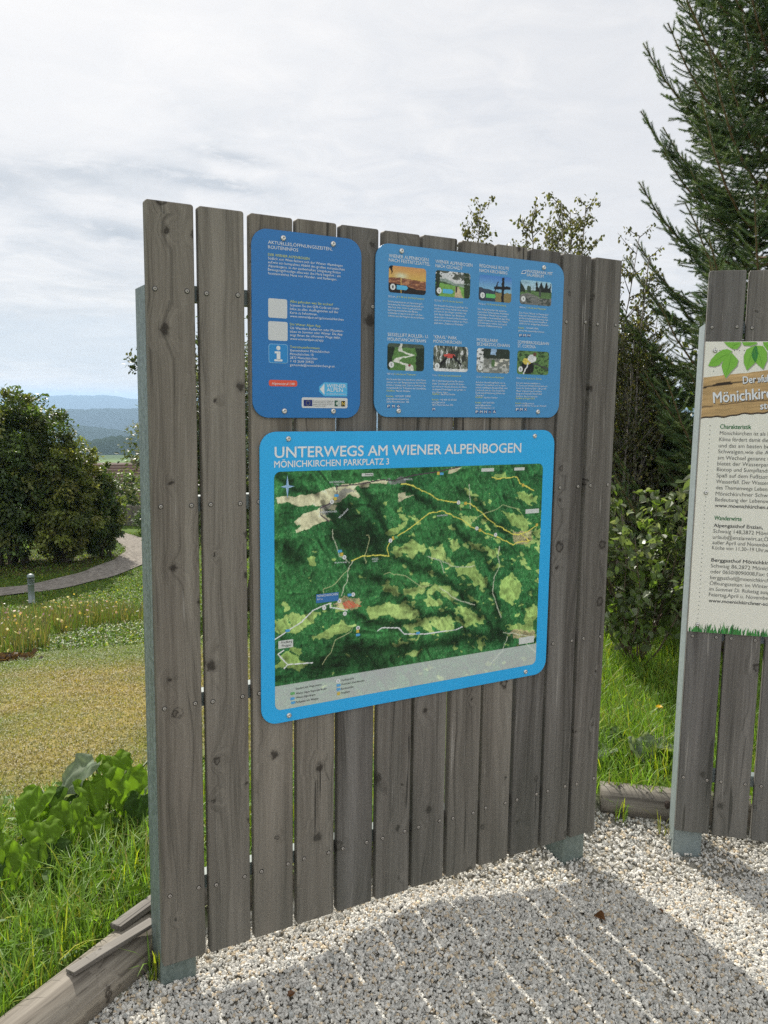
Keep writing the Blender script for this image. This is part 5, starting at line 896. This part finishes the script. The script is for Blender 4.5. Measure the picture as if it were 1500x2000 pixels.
def branchy(name, x, y, H, lean, nst, spread, leaves_n, lsize, cols, label, cat, group, seed, bark=(.30, .27, .24), tr=.02, droop=.6, start=.15, trunk_one=True, bl=.42, tpl=(LV, LF), topw=0.0):
    """slim tree or tall shrub: stems, twigs and real leaves hung along the twigs"""
    g = np.random.default_rng(seed); z0 = float(ground_z(x, y)); root = empty(name, (x, y, z0)); tag(root, label, cat, group)
    b = MB(); tw = []
    for s in range(nst):
        a = g.uniform(0, 2 * math.pi); sp_ = spread * g.uniform(.3, 1.0) * (0 if (trunk_one and s == 0) else 1); h = H * (1 if s == 0 else g.uniform(.68, .98))
        P = []
        for t_ in np.linspace(0, 1, 7): P.append(np.array([math.cos(a) * sp_ * t_ ** .8 + lean[0] * t_ + .025 * math.sin(7 * t_ + s), math.sin(a) * sp_ * t_ ** .8 + lean[1] * t_ + .025 * math.cos(6 * t_ + s), h * t_ - .03]))
        b.tube(P, np.linspace(tr, tr * .2, 7) * (1 if s == 0 else .7), 6, col=bark); P = np.array(P)
        for k in range(int(13 * h) + 6):
            t_ = g.uniform(start, 1) ** .8; q = np.array([np.interp(t_, np.linspace(0, 1, 7), P[:, c]) for c in range(3)]); a2 = g.uniform(0, 2 * math.pi); ln = bl * (1.12 - t_) * g.uniform(.5, 1.2) + .08
            e = q + np.array([math.cos(a2) * ln, math.sin(a2) * ln, ln * g.uniform(.5, 1.3)]); mid_ = (q + e) / 2 + np.array([0, 0, -.06 * ln]); b.tube([q, mid_, e], [tr * .22, tr * .15, tr * .07], 4, col=np.array(bark) * .55); tw.append((q, mid_, e))
    tw = np.array(tw); n = leaves_n; pw = (np.clip(tw[:, 2, 2], .05, None) / H) ** topw; k = g.choice(len(tw), n, p=pw / pw.sum()); t_ = g.uniform(.2, 1.05, n)[:, None]
    q, mi, e = tw[k, 0], tw[k, 1], tw[k, 2]; p = (1 - t_) ** 2 * q + 2 * t_ * (1 - t_) * mi + t_ ** 2 * e + g.normal(size=(n, 3)) * .018
    xd = g.normal(size=(n, 3)) * .7 + np.array((0, 0, -droop)); up = g.normal(size=(n, 3)) * .6 + np.array((0, 0, .8)); c = np.asarray(cols)[g.integers(0, len(cols), n)] * np.exp(.25 * g.normal(size=(n, 1)))
    v, f, c = scatter(tpl[0], tpl[1], p, frame(xd, up), lsize * g.uniform(.65, 1.25, n), np.clip(c, .004, .5)); mesh_np('crown', v, f, FOL, c, False, root); b.build('trunk', BARK, root, True); return root
BI = [(.10, .11, .05), (.14, .14, .06), (.19, .17, .06), (.09, .10, .06)]
branchy('birch_tree', .95, 9.0, 4.45, (.0, 0), 9, .50, 6000, .038, BI, 'thin birch whose leafy tip shows above the middle of the big board', 'tree', 'young birches behind the boards', 51, droop=1.0, start=.3, topw=.7)
branchy('birch_tree', 1.62, 7.2, 3.45, (.02, 0), 16, .72, 9500, .031, BI, 'bushier birch showing above the right end of the big board', 'tree', 'young birches behind the boards', 52, droop=1.0, start=.3, topw=.7)
branchy('birch_tree', 1.22, 7.6, 3.42, (.0, 0), 9, .42, 5200, .032, BI, 'wispy birch between the other two, just showing over the big board', 'tree', 'young birches behind the boards', 54, droop=1.0, start=.3, topw=.7)
branchy('birch_tree', 2.05, 6.9, 2.9, (.05, 0), 11, .5, 9000, .031, BI + [(.10, .14, .03)], 'birch in the gap between the big board and the spruce', 'tree', 'young birches behind the boards', 53, droop=1.0, start=.12)
HC = [(.13, .18, .06), (.17, .22, .10), (.23, .26, .17), (.09, .14, .045), (.15, .23, .045)]
branchy('hazel_shrub', 1.62, 5.15, 1.28, (.02, 0), 20, .56, 2100, .062, HC, 'leafy hazel shrub growing in the grass between the two boards', 'shrub', 'hazel shrubs behind the boards', 61, bark=(.16, .12, .09), tr=.009, droop=.35, start=.1, trunk_one=False, bl=.22)
branchy('hazel_shrub', 2.25, 5.3, 1.35, (0, 0), 11, .45, 480, .085, HC, 'hazel shrub half hidden behind the post of the right board', 'shrub', 'hazel shrubs behind the boards', 62, bark=(.16, .12, .09), tr=.009, droop=.35, start=.1, trunk_one=False, bl=.22)

# ---------------------------------------------------------------- spruce
def spruce(x, y, H, rad_at, label, seed, zlow=.35):
    g = np.random.default_rng(seed); z0 = float(ground_z(x, y)); root = empty('spruce_tree', (x, y, z0)); tag(root, label, 'tree', 'spruces behind the right board')
    b = MB(); b.tube([(0, 0, -.1), (.02, 0, H * .4), (0, .02, H * .75), (0, 0, H)], [.11, .08, .04, .008], 8, col=(.12, .09, .07))
    seg = []            # start, direction, length, thickness class
    br = MB()
    def line(P, ln, k0):
        d = np.linalg.norm(np.diff(P, axis=0), axis=1); tot = d.sum(); n = max(2, int(tot / ln)); cum = np.concatenate([[0], np.cumsum(d)]); q = np.linspace(0, tot, n + 1)
        S = np.stack([np.interp(q, cum, P[:, c]) for c in range(3)], 1)
        for i in range(n):
            if i / n >= k0: seg.append((S[i], S[i + 1] - S[i]))
    z = zlow
    while z < H - .1:
        f = z / H; nb = 7 if f < .85 else 5; a0 = g.uniform(0, 6.28)
        for k in range(nb):
            a = a0 + 2 * math.pi * k / nb + g.normal(0, .18); Lh = rad_at(z) * g.uniform(.62, 1.16); zz = z + g.normal(0, .06); rise = np.interp(f, [0, .25, .5, .8, 1], [-.10, .10, .35, .65, .9])
            T = np.linspace(0, 1, 8); out_ = Lh * T; up_ = Lh * (rise * T - .22 * np.sin(T * 2.6) * (1 - f) + .42 * T ** 3.0)
            ct, st_ = math.cos(a), math.sin(a); P = np.stack([ct * out_, st_ * out_, zz + up_], 1)
            br.tube(P, np.linspace(.014 + .006 * (1 - f), .0035, 8), 5, cap=False, col=(.20, .13, .08)); line(P, .05, .25)
            nside = int(Lh / .058)
            for j in range(nside):
                t_ = .22 + .76 * (j + g.random() * .6) / nside; q = np.array([np.interp(t_, T, P[:, c]) for c in range(3)]); q2 = np.array([np.interp(min(t_ + .05, 1), T, P[:, c]) for c in range(3)]); dr_ = (q2 - q); dr_ /= np.linalg.norm(dr_) + 1e-9
                for sd_ in (-1, 1):
                    ls = Lh * .42 * (1.05 - t_) * g.uniform(.6, 1.15) + .07; side = np.array([-st_, ct, 0]) * sd_; dd = dr_ * .75 + side * .75 + np.array([0, 0, g.normal(-.10, .12)]); dd /= np.linalg.norm(dd)
                    e = q + dd * ls + np.array([0, 0, .10 * ls]); mi = q + dd * ls * .5 + np.array([0, 0, -.05 * ls]); Q = np.array([q, mi, e]); line(Q, .05, .0)
                    if ls > .2:
                        for _ in range(int(ls / .085)):
                            tq = g.uniform(.2, .9); qq = q + (e - q) * tq; d3 = dd * .8 + np.cross(dd, [0, 0, 1]) * g.choice([-.7, .7]) + np.array([0, 0, g.normal(-.12, .15)]); d3 /= np.linalg.norm(d3); line(np.array([qq, qq + d3 * g.uniform(.06, .12)]), .05, 0)
        z += .185 - .04 * f
    S = np.array([s[0] for s in seg]); D = np.array([s[1] for s in seg]); n = len(S)
    # needle brush: 22 needles round a 5 cm twig
    V = []; Fq = []
    for q in range(34):
        a = q * 2.399; xx = q / 34; nl = .27 + .06 * math.sin(q * 5.0); ca, sa = math.cos(a), math.sin(a); o_ = np.array([xx, 0, 0]); tip = o_ + np.array([.26, ca * nl, sa * nl]); w_ = np.array([.030, -sa * .034, ca * .034])
        V += [o_ - w_, o_ + w_, tip]; Fq.append((3 * q, 3 * q + 1, 3 * q + 2))
    V = np.array(V); Fq = np.array(Fq); ln = np.linalg.norm(D, axis=1)
    base = np.array([(.085, .14, .05), (.115, .17, .055), (.14, .19, .06), (.065, .11, .05)])[g.integers(0, 4, n)] * np.exp(.22 * g.normal(size=(n, 1)))
    up = g.normal(size=(n, 3)); v, f, c = scatter(V, Fq, S, frame(D, up), np.stack([ln, np.full(n, .062), np.full(n, .062)], 1), np.clip(base, .004, .3))
    mesh_np('crown', v, f, NEED, c, False, root); b.build('trunk', BARK, root, True); br.build('branches', BARK, root, True)
    return root, n
sp1, ns = spruce(3.02, 6.5, 7.4, lambda z: float(np.interp(z, [0, 1.0, 2.1, 3.65, 4.9, 7.4], [1.25, 1.28, 1.20, 1.12, .80, .05])), 'big spruce with spiky upswept twigs rising above the right board', 71)
sp2 = copy_tree(sp1); sp2.location = (5.0, 7.4, float(ground_z(5.0, 7.4))); sp2.rotation_euler = (0, 0, 2.1); sp2.scale = (1.1, 1.1, 1.08); sp2['label'] = 'second spruce standing outside the right edge behind the first'
sp3 = copy_tree(sp1); sp3.location = (2.34, 7.9, float(ground_z(2.34, 7.9))); sp3.rotation_euler = (0, 0, 4.0); sp3.scale = (.62, .62, .345); sp3['label'] = 'small low spruce filling the gap behind the hazel, left of the big spruce'
print('spruce segments', ns)

# ---------------------------------------------------------------- big leaved plants
BIGL = leafmat('broad_leaf', .55, .7, .12)
def big_leaf(g, p, az, tilt, size, col, parent, curl=.25, droop=.5):
    nx_, ny_ = 25, 17; X_, Y_ = np.meshgrid(np.linspace(0, 1, nx_), np.linspace(-1, 1, ny_), indexing='ij')
    wd = .46 * np.sin(np.pi * np.clip(X_ * .94 + .06, 0, 1) ** .62) ** .8 * (1 + .05 * np.sin(X_ * 40) + .06 * np.sin(X_ * 17 + az * 3)); yy = Y_ * wd; xx = X_ + -.12 * np.abs(Y_) * (X_ < .3)
    zz = -droop * X_ ** 2 * .5 + curl * (np.abs(Y_) ** 1.4) * wd + .030 * np.sin(X_ * 20 + np.abs(Y_) * 5) * np.abs(Y_) - .03 * np.exp(-(Y_ / .12) ** 2) + .045 * np.sin(Y_ * 7 + X_ * 6 + az * 5) + .03 * np.sin(X_ * 15 - Y_ * 4)
    V = np.stack([xx, yy, zz], -1).reshape(-1, 3) * size; i = np.arange(nx_ * ny_).reshape(nx_, ny_); F = np.stack([i[:-1, :-1], i[1:, :-1], i[1:, 1:], i[:-1, 1:]], -1).reshape(-1, 4)
    vein = np.exp(-(Y_ / .06) ** 2) + .5 * (np.abs(((X_ * 6 - np.abs(Y_) * 1.6) % 1) - .5) < .10); C_ = np.asarray(col) * (.8 + .55 * vein.reshape(-1, 1)) * np.exp(.06 * g.normal(size=(nx_ * ny_, 1)))
    o = mesh_np('leaf', V, F, BIGL, np.clip(C_, .004, .6), True, parent); o.location = p; o.rotation_euler = (g.normal(0, .25), -tilt, az)
    return o
def leafy(name, x, y, specs, label, cat, group, seed):
    g = np.random.default_rng(seed); z0 = float(ground_z(x, y)); root = empty(name, (x, y, z0)); tag(root, label, cat, group); b = MB()
    for dx, dy, dz, az, tilt, size, col in specs:
        big_leaf(g, (dx, dy, dz * .82), az, tilt, size * (.8 if name != 'dock_plant' else 1.0), col, root); b.tube([(dx * .2, dy * .2, -.03), (dx * .5, dy * .5, dz * .6), (dx, dy, dz * .82)], [.006, .005, .004], 5, col=(.14, .2, .06))
    b.build('stalk', FOL, root, True); return root
YG = (.19, .33, .035); DG = (.075, .14, .035); GG = (.28, .34, .24)
leafy('butterbur_plant', -1.05, 3.02, [(.06, .05, .30, -1.35, -.95, .22, YG), (-.08, .10, .31, -2.3, -.45, .26, GG), (-.02, .12, .33, -.9, -.55, .19, YG), (.22, .08, .30, -1.0, -.60, .21, YG), (-.26, .0, .20, -1.7, -.75, .19, YG), (-.14, .0, .23, -1.5, -.9, .17, DG), (.14, .14, .33, .6, .15, .18, GG), (.14, -.02, .22, -1.9, -1.0, .15, DG)], 'large leaved butterbur with bright yellow green leaves beside the left steel post', 'plant', 'big leaved weeds in the grass', 81)
leafy('butterbur_plant', -1.30, 2.66, [(-.10, .06, .19, -2.0, -.6, .20, DG), (.08, .0, .18, -1.2, -.75, .20, YG), (.0, -.06, .15, -1.7, -.8, .19, DG), (.1, .1, .21, -1.0, -.5, .18, YG), (-.06, .12, .2, -1.5, -.5, .16, YG), (.16, .05, .15, -.9, -.8, .17, DG)], 'lower butterbur with darker drooping leaves left of the bright one', 'plant', 'big leaved weeds in the grass', 82)
leafy('butterbur_plant', -1.52, 2.62, [(-.08, .05, .20, -1.9, -.6, .21, DG), (.09, .0, .19, -1.1, -.7, .21, YG), (.0, -.08, .15, -1.6, -.8, .20, DG), (.12, .1, .22, -.8, -.5, .19, YG), (-.05, .14, .22, -1.4, -.5, .18, YG)], 'butterbur at the very left edge of the picture above the log', 'plant', 'big leaved weeds in the grass', 84)
leafy('butterbur_plant', -1.20, 2.92, [(.05, .0, .22, -1.3, -.7, .20, YG), (-.08, .06, .24, -1.8, -.5, .20, YG), (.08, .10, .26, -.9, -.4, .18, YG), (-.02, -.08, .16, -1.5, -.8, .18, DG), (.14, -.04, .17, -.8, -.7, .17, YG)], 'bright butterbur filling the space between the tall and the low clump', 'plant', 'big leaved weeds in the grass', 85)
leafy('dock_plant', 1.17, 3.75, [(-.10, -.02, .07, -2.6, -.1, .14, GG), (.03, -.04, .14, -1.2, -.7, .15, GG), (.10, .0, .08, -.3, .1, .15, GG), (-.04, .06, .08, 2.1, .2, .13, DG), (.05, -.10, .05, -1.5, -.3, .12, YG), (.13, .07, .07, .8, .1, .12, GG)], 'grey green broad leaved dock in the grass behind the short log', 'plant', 'big leaved weeds in the grass', 83)
# tall blades: clumps
def clump(x, y, n, h0, h1, label, seed, wd=.006, col=GREEN, bend=.5):
    g = np.random.default_rng(seed); xx = g.normal(0, .018, n); yy = g.normal(0, .018, n); h = g.uniform(h0, h1, n)
    v, f, c = blades(xx + x, yy + y, h, np.full(n, wd), g.uniform(.1, bend * 2, n), gcol(n, g, col, .2, .25), g=g); z0 = float(ground_z(x, y)); v = v - np.array((x, y, z0))
    o = mesh_np('grass_tuft', v, f, GRS, c); o.location = (x, y, z0); tag(o, label, 'grass tuft', 'single grass tufts'); return o
clump(-.672, 2.255, 14, .10, .24, 'yellowish grass tuft growing from gravel against the left steel post', 91)
clump(-1.17, 3.28, 22, .18, .34, 'upright dark green tuft standing behind the butterbur leaves', 92, .009, (.05, .11, .02), .2)
clump(1.01, 3.30, 14, .06, .14, 'small tuft at the cut end of the short log', 93)
clump(1.16, 3.22, 9, .08, .16, 'thin yellow tuft in front of the short log', 94, .004, (.16, .17, .04))
# dandelion
def flower(x, y, h, label):
    z0 = float(ground_z(x, y)); root = empty('dandelion', (x, y, z0)); tag(root, label, 'flower'); b = MB(); b.tube([(0, 0, -.01), (.01, 0, h * .5), (.015, -.005, h)], [.0022, .002, .0018], 5, col=(.12, .17, .05)); b.build('stem', FOL, root, True)
    b = MB()
    for q in range(3):
        for k in range(16):
            a = 2 * math.pi * k / 16 + q * .2; r_ = .018 - .005 * q; b.add([(.015, -.005, h), (.015 + r_ * math.cos(a - .15), -.005 + r_ * math.sin(a - .15), h + .004 + .004 * q), (.015 + r_ * 1.1 * math.cos(a), -.005 + r_ * 1.1 * math.sin(a), h + .005 + .004 * q), (.015 + r_ * math.cos(a + .15), -.005 + r_ * math.sin(a + .15), h + .004 + .004 * q)], [(0, 1, 2), (0, 2, 3)], (.75, .50, .02))
    b.build('petals', FOL, root)
flower(1.385, 4.03, .15, 'single yellow dandelion in the grass beside the right steel post')
# fallen dry leaves
def dry_leaf(x, y, az, size, label):
    V = LV * np.array((1, 1.25, 1.6)); o = mesh_np('dry_leaf', V * size, LF, FOL, np.tile((.17, .075, .03), (len(V), 1)) * np.linspace(.7, 1.3, len(V))[:, None]); o.location = (x, y, float(gravel_z(x, y)) + .010); o.rotation_euler = (.3, -.2, az); tag(o, label, 'leaf', 'dry leaves on the gravel')
dry_leaf(.742, 2.64, -1.1, .045, 'largest brown dry leaf lying on the shaded gravel, right of centre')
dry_leaf(-.262, 2.20, .5, .026, 'small orange brown leaf on the gravel at the bottom edge')
dry_leaf(.98, 2.66, 2.2, .024, 'small tan leaf on the sunlit gravel between the posts')
dry_leaf(1.28, 2.42, 1.0, .028, 'tan leaf on sunlit gravel near the right frame edge')

# ---------------------------------------------------------------- bollard lamp
bx, by = -7.75, 17.9; bz = float(terrain(bx, by)); root = empty('bollard_lamp', (bx, by, bz)); tag(root, 'short grey bollard lamp with domed louvred head standing beside the path', 'bollard lamp')
BOL = plain('bollard_paint', (.21, .245, .25), .45, .2, .06, 20)
def lathe(prof, k=20):
    V = [(r_ * math.cos(2 * math.pi * j / k), r_ * math.sin(2 * math.pi * j / k), z) for r_, z in prof for j in range(k)]; n = len(prof); return V, [(i * k + j, i * k + (j + 1) % k, (i + 1) * k + (j + 1) % k, (i + 1) * k + j) for i in range(n - 1) for j in range(k)]
b = MB(); b.add(*lathe([(.085, -.1), (.085, .015), (.068, .02), (.068, .44), (.072, .445), (.072, .46), (.001, .46)])); b.build('column', BOL, root, True)
b = MB(); prof = [(.05, .46)]
for k in range(5): z = .465 + k * .026; prof += [(.074, z), (.074, z + .011), (.052, z + .014), (.052, z + .024)]
b.add(*lathe(prof)); b.build('louvres', BOL, root); b = MB(); b.add(*lathe([(.0535, .462), (.0535, .594)])); b.build('louvre_gap_shade', plain('louvre_gap_shade', (.02, .022, .024), .3), root, True)  # near-black sleeve added as painted shade inside the louvre gaps
b = MB(); b.add(*lathe([(.05, .596), (.080, .597), (.080, .615), (.074, .642), (.056, .664), (.03, .676), (.001, .679)])); b.build('dome', BOL, root, True)

# ---------------------------------------------------------------- fence and house down the slope
fx0, fx1, fy_ = -10.6, -5.2, 30.2; fz = float(terrain(-8, fy_)); root = empty('garden_fence', (fx0, fy_, fz), R(-4)); tag(root, 'low grey board fence beyond the path, half hidden by shrubs', 'fence')
for k in range(6):
    o = MB().box(k * 1.0 - .06, k * 1.0 + .06, -.06, .06, -.5, .82).build('post', WOOD2, root)
b = MB()
for k in range(50): b.box(k * .105, k * .105 + .092, .062, .085, -.2, .74 + .02 * math.sin(k * 2.3))
b.build('boards', WOOD2, root)
hx, hy = -14.6, 47.0; hz = float(terrain(hx, hy)) - .35; root = empty('house', (hx, hy, hz), R(12)); tag(root, 'house with brown tiled roof far down the slope behind the shrubs', 'house')
WALL = plain('house_render', (.55, .52, .46), .85, 0, .06, 3); TILE = plain('roof_tile', (.115, .07, .05), .75, 0, .35, 6); GLS = plain('window_glass', (.05, .06, .07), .1)
MB().box(-4, 4, 0, 7, -2, 3.0).build('wall', WALL, root)
b = MB(); b.add([(-4.5, -.6, 2.75), (4.5, -.6, 2.75), (4.5, 3.5, 5.0), (-4.5, 3.5, 5.0), (4.5, 7.6, 2.75), (-4.5, 7.6, 2.75), (-4.5, -.6, 2.9), (4.5, -.6, 2.9), (4.5, 3.5, 5.2), (-4.5, 3.5, 5.2), (4.5, 7.6, 2.9), (-4.5, 7.6, 2.9)], [(0, 3, 2, 1), (3, 5, 4, 2), (6, 7, 8, 9), (9, 8, 10, 11), (0, 1, 7, 6), (4, 5, 11, 10), (1, 2, 8, 7), (2, 4, 10, 8), (3, 0, 6, 9), (5, 3, 9, 11)])
for k in range(16):
    f = k / 16.0; b.box(-4.5, 4.5, -.6 + 4.1 * f, -.6 + 4.1 * f + .05, 2.9 + 2.3 * f, 2.95 + 2.3 * f)
rf = b.build('roof', TILE, root); MB().box(1.2, 1.8, 3.6, 4.2, 4.6, 6.1).build('chimney', WALL, rf)
for wx in (-2.6, 0, 2.6):
    f = MB().box(wx - .55, wx + .55, -.04, .02, 1.0, 2.3).build('window', plain('window_frame', (.7, .7, .68), .5), root); MB().box(wx - .45, wx + .45, -.06, -.041, 1.1, 2.2).build('pane', GLS, f)
# trees round the house
shrub('garden_tree', -13.2, 40.0, (1.6, 1.4, 1.6), 1.7, 120, 30, .5, .2, HZ, 'rounded green tree standing in front of the far house', 'tree', 'trees around the far house', 131, 5, .08)
shrub('garden_tree', -9.0, 52.0, (2.0, 2.0, 2.2), 2.6, 130, 30, .6, .25, HZ, 'broad tree standing right of the far house', 'tree', 'trees around the far house', 132, 5, .1)
shrub('garden_tree', -20.5, 58.0, (2.6, 2.4, 2.6), 3.2, 140, 30, .7, .28, HZ, 'large tree standing behind the far house', 'tree', 'trees around the far house', 133, 5, .12)

# ---------------------------------------------------------------- far woods and hills
def far_woods(name, n, sampler, hs, label, seed):
    g = np.random.default_rng(seed); x, y = sampler(g, n); z = terrain(x, y); IV, IF = ico(2); V = IV * (1 + .16 * g.normal(size=(len(IV), 1))); h = g.uniform(*hs, n)
    v, f, c = scatter(V, IF, np.stack([x, y, z + h * .45], 1), rots(n, g=g), np.stack([h * .42, h * .45, h * .45], 1), np.array((.035, .055, .022)) * np.exp(.25 * g.normal(size=(n, 1))))
    o = mesh_np(name, v, f, FOL, c); tag(o, label, 'woods', kind='stuff'); return o
def ridge_woods(g, n):
    az_ = g.uniform(R(-42), R(42), n); d_ = g.normal(885, 16, n); return d_ * np.sin(az_), d_ * np.cos(az_)
far_woods('far_woods', 500, lambda g, n: (g.uniform(-230, 60, n), g.normal(415, 16, n)), (4.5, 8.5), 'belt of distant trees below the green valley field', 141)
def ridge(name, dist, depth, prof, amp, fr, seed, bump_=0.0, col=(.028, .042, .022), base=-60):
    """a long hill: height read along the azimuth, falling to both sides"""
    na_, nd = 900, 9; az_ = np.linspace(R(-75), R(75), na_); px_ = 750 + 1622 * np.tan(az_)
    yp = np.interp(px_, [p[0] for p in prof], [p[1] for p in prof]) + amp * (fbm(px_ * .01, px_ * 0, fr, seed, 4) - .5) * 2
    ht = CAM_H - (yp - (778 + (np.clip(px_, -1500, 3000) - 140) * .013)) / 1622 * dist * np.cos(np.clip(az_, -.7, .7)); t_ = np.linspace(-1, 1, nd); g = np.random.default_rng(seed)
    D_ = dist + t_[None] * depth; Zz = base + (ht[:, None] - base) * np.cos(t_[None] * math.pi / 2) ** 1.2 + bump_ * g.random((na_, nd)) * (np.abs(t_)[None] < .95)
    V = np.stack([D_ * np.sin(az_)[:, None], D_ * np.cos(az_)[:, None], Zz], -1).reshape(-1, 3); i = np.arange(na_ * nd).reshape(na_, nd); F = np.stack([i[:-1, :-1], i[1:, :-1], i[1:, 1:], i[:-1, 1:]], -1).reshape(-1, 4)
    n_ = fbm(V[:, 0], V[:, 1], 8.0 / dist, seed + 5, 3); C_ = np.asarray(col) * (.6 + .8 * n_[:, None]); o = mesh_np(name, V, F, HILL, C_, True); tag(o, kind='structure'); return o
HILL = attrmat('hill_forest', .95, .0)
ridge('hills', 900, 110, [(-400, 868), (0, 872), (120, 872), (165, 862), (200, 857), (250, 852), (330, 850), (900, 846), (1500, 850), (2500, 850)], 2.0, 9, 201, 3.0, base=-95)
ridge('hills', 2000, 260, [(-400, 842), (0, 850), (90, 848), (125, 838), (150, 830), (185, 834), (230, 838), (280, 848), (400, 840), (900, 834), (2000, 840)], 1.6, 5, 205, 3.0, base=-150)
ridge('hills', 3300, 420, [(-400, 812), (0, 815), (60, 812), (105, 804), (140, 798), (170, 800), (205, 797), (250, 799), (300, 793), (800, 800), (2000, 800)], 1.8, 4, 209, 4.0, base=-190)
ridge('hills', 6800, 800, [(-400, 776), (0, 778), (60, 774), (150, 772), (205, 772), (245, 777), (300, 783), (500, 776), (900, 782), (2000, 790)], 1.5, 3, 213, 5.0, base=-230)

# ---------------------------------------------------------------- haze: one closed box of pale air
hm = bpy.data.materials.new('haze_air'); hm.use_nodes = True; t = hm.node_tree; t.nodes.clear(); o_ = N(t, 'ShaderNodeOutputMaterial'); pv = N(t, 'ShaderNodeVolumePrincipled')
pv.inputs['Color'].default_value = (.50, .72, 1.0, 1); pv.inputs['Density'].default_value = 1.9e-4; pv.inputs['Anisotropy'].default_value = .2; L(t, pv.outputs[0], o_.inputs['Volume'])
hb = MB().box(-9600, 9600, -9600, 9600, -300, 60).build('haze', hm); tag(hb, 'pale bluish summer haze filling the valley air', 'haze', kind='stuff')
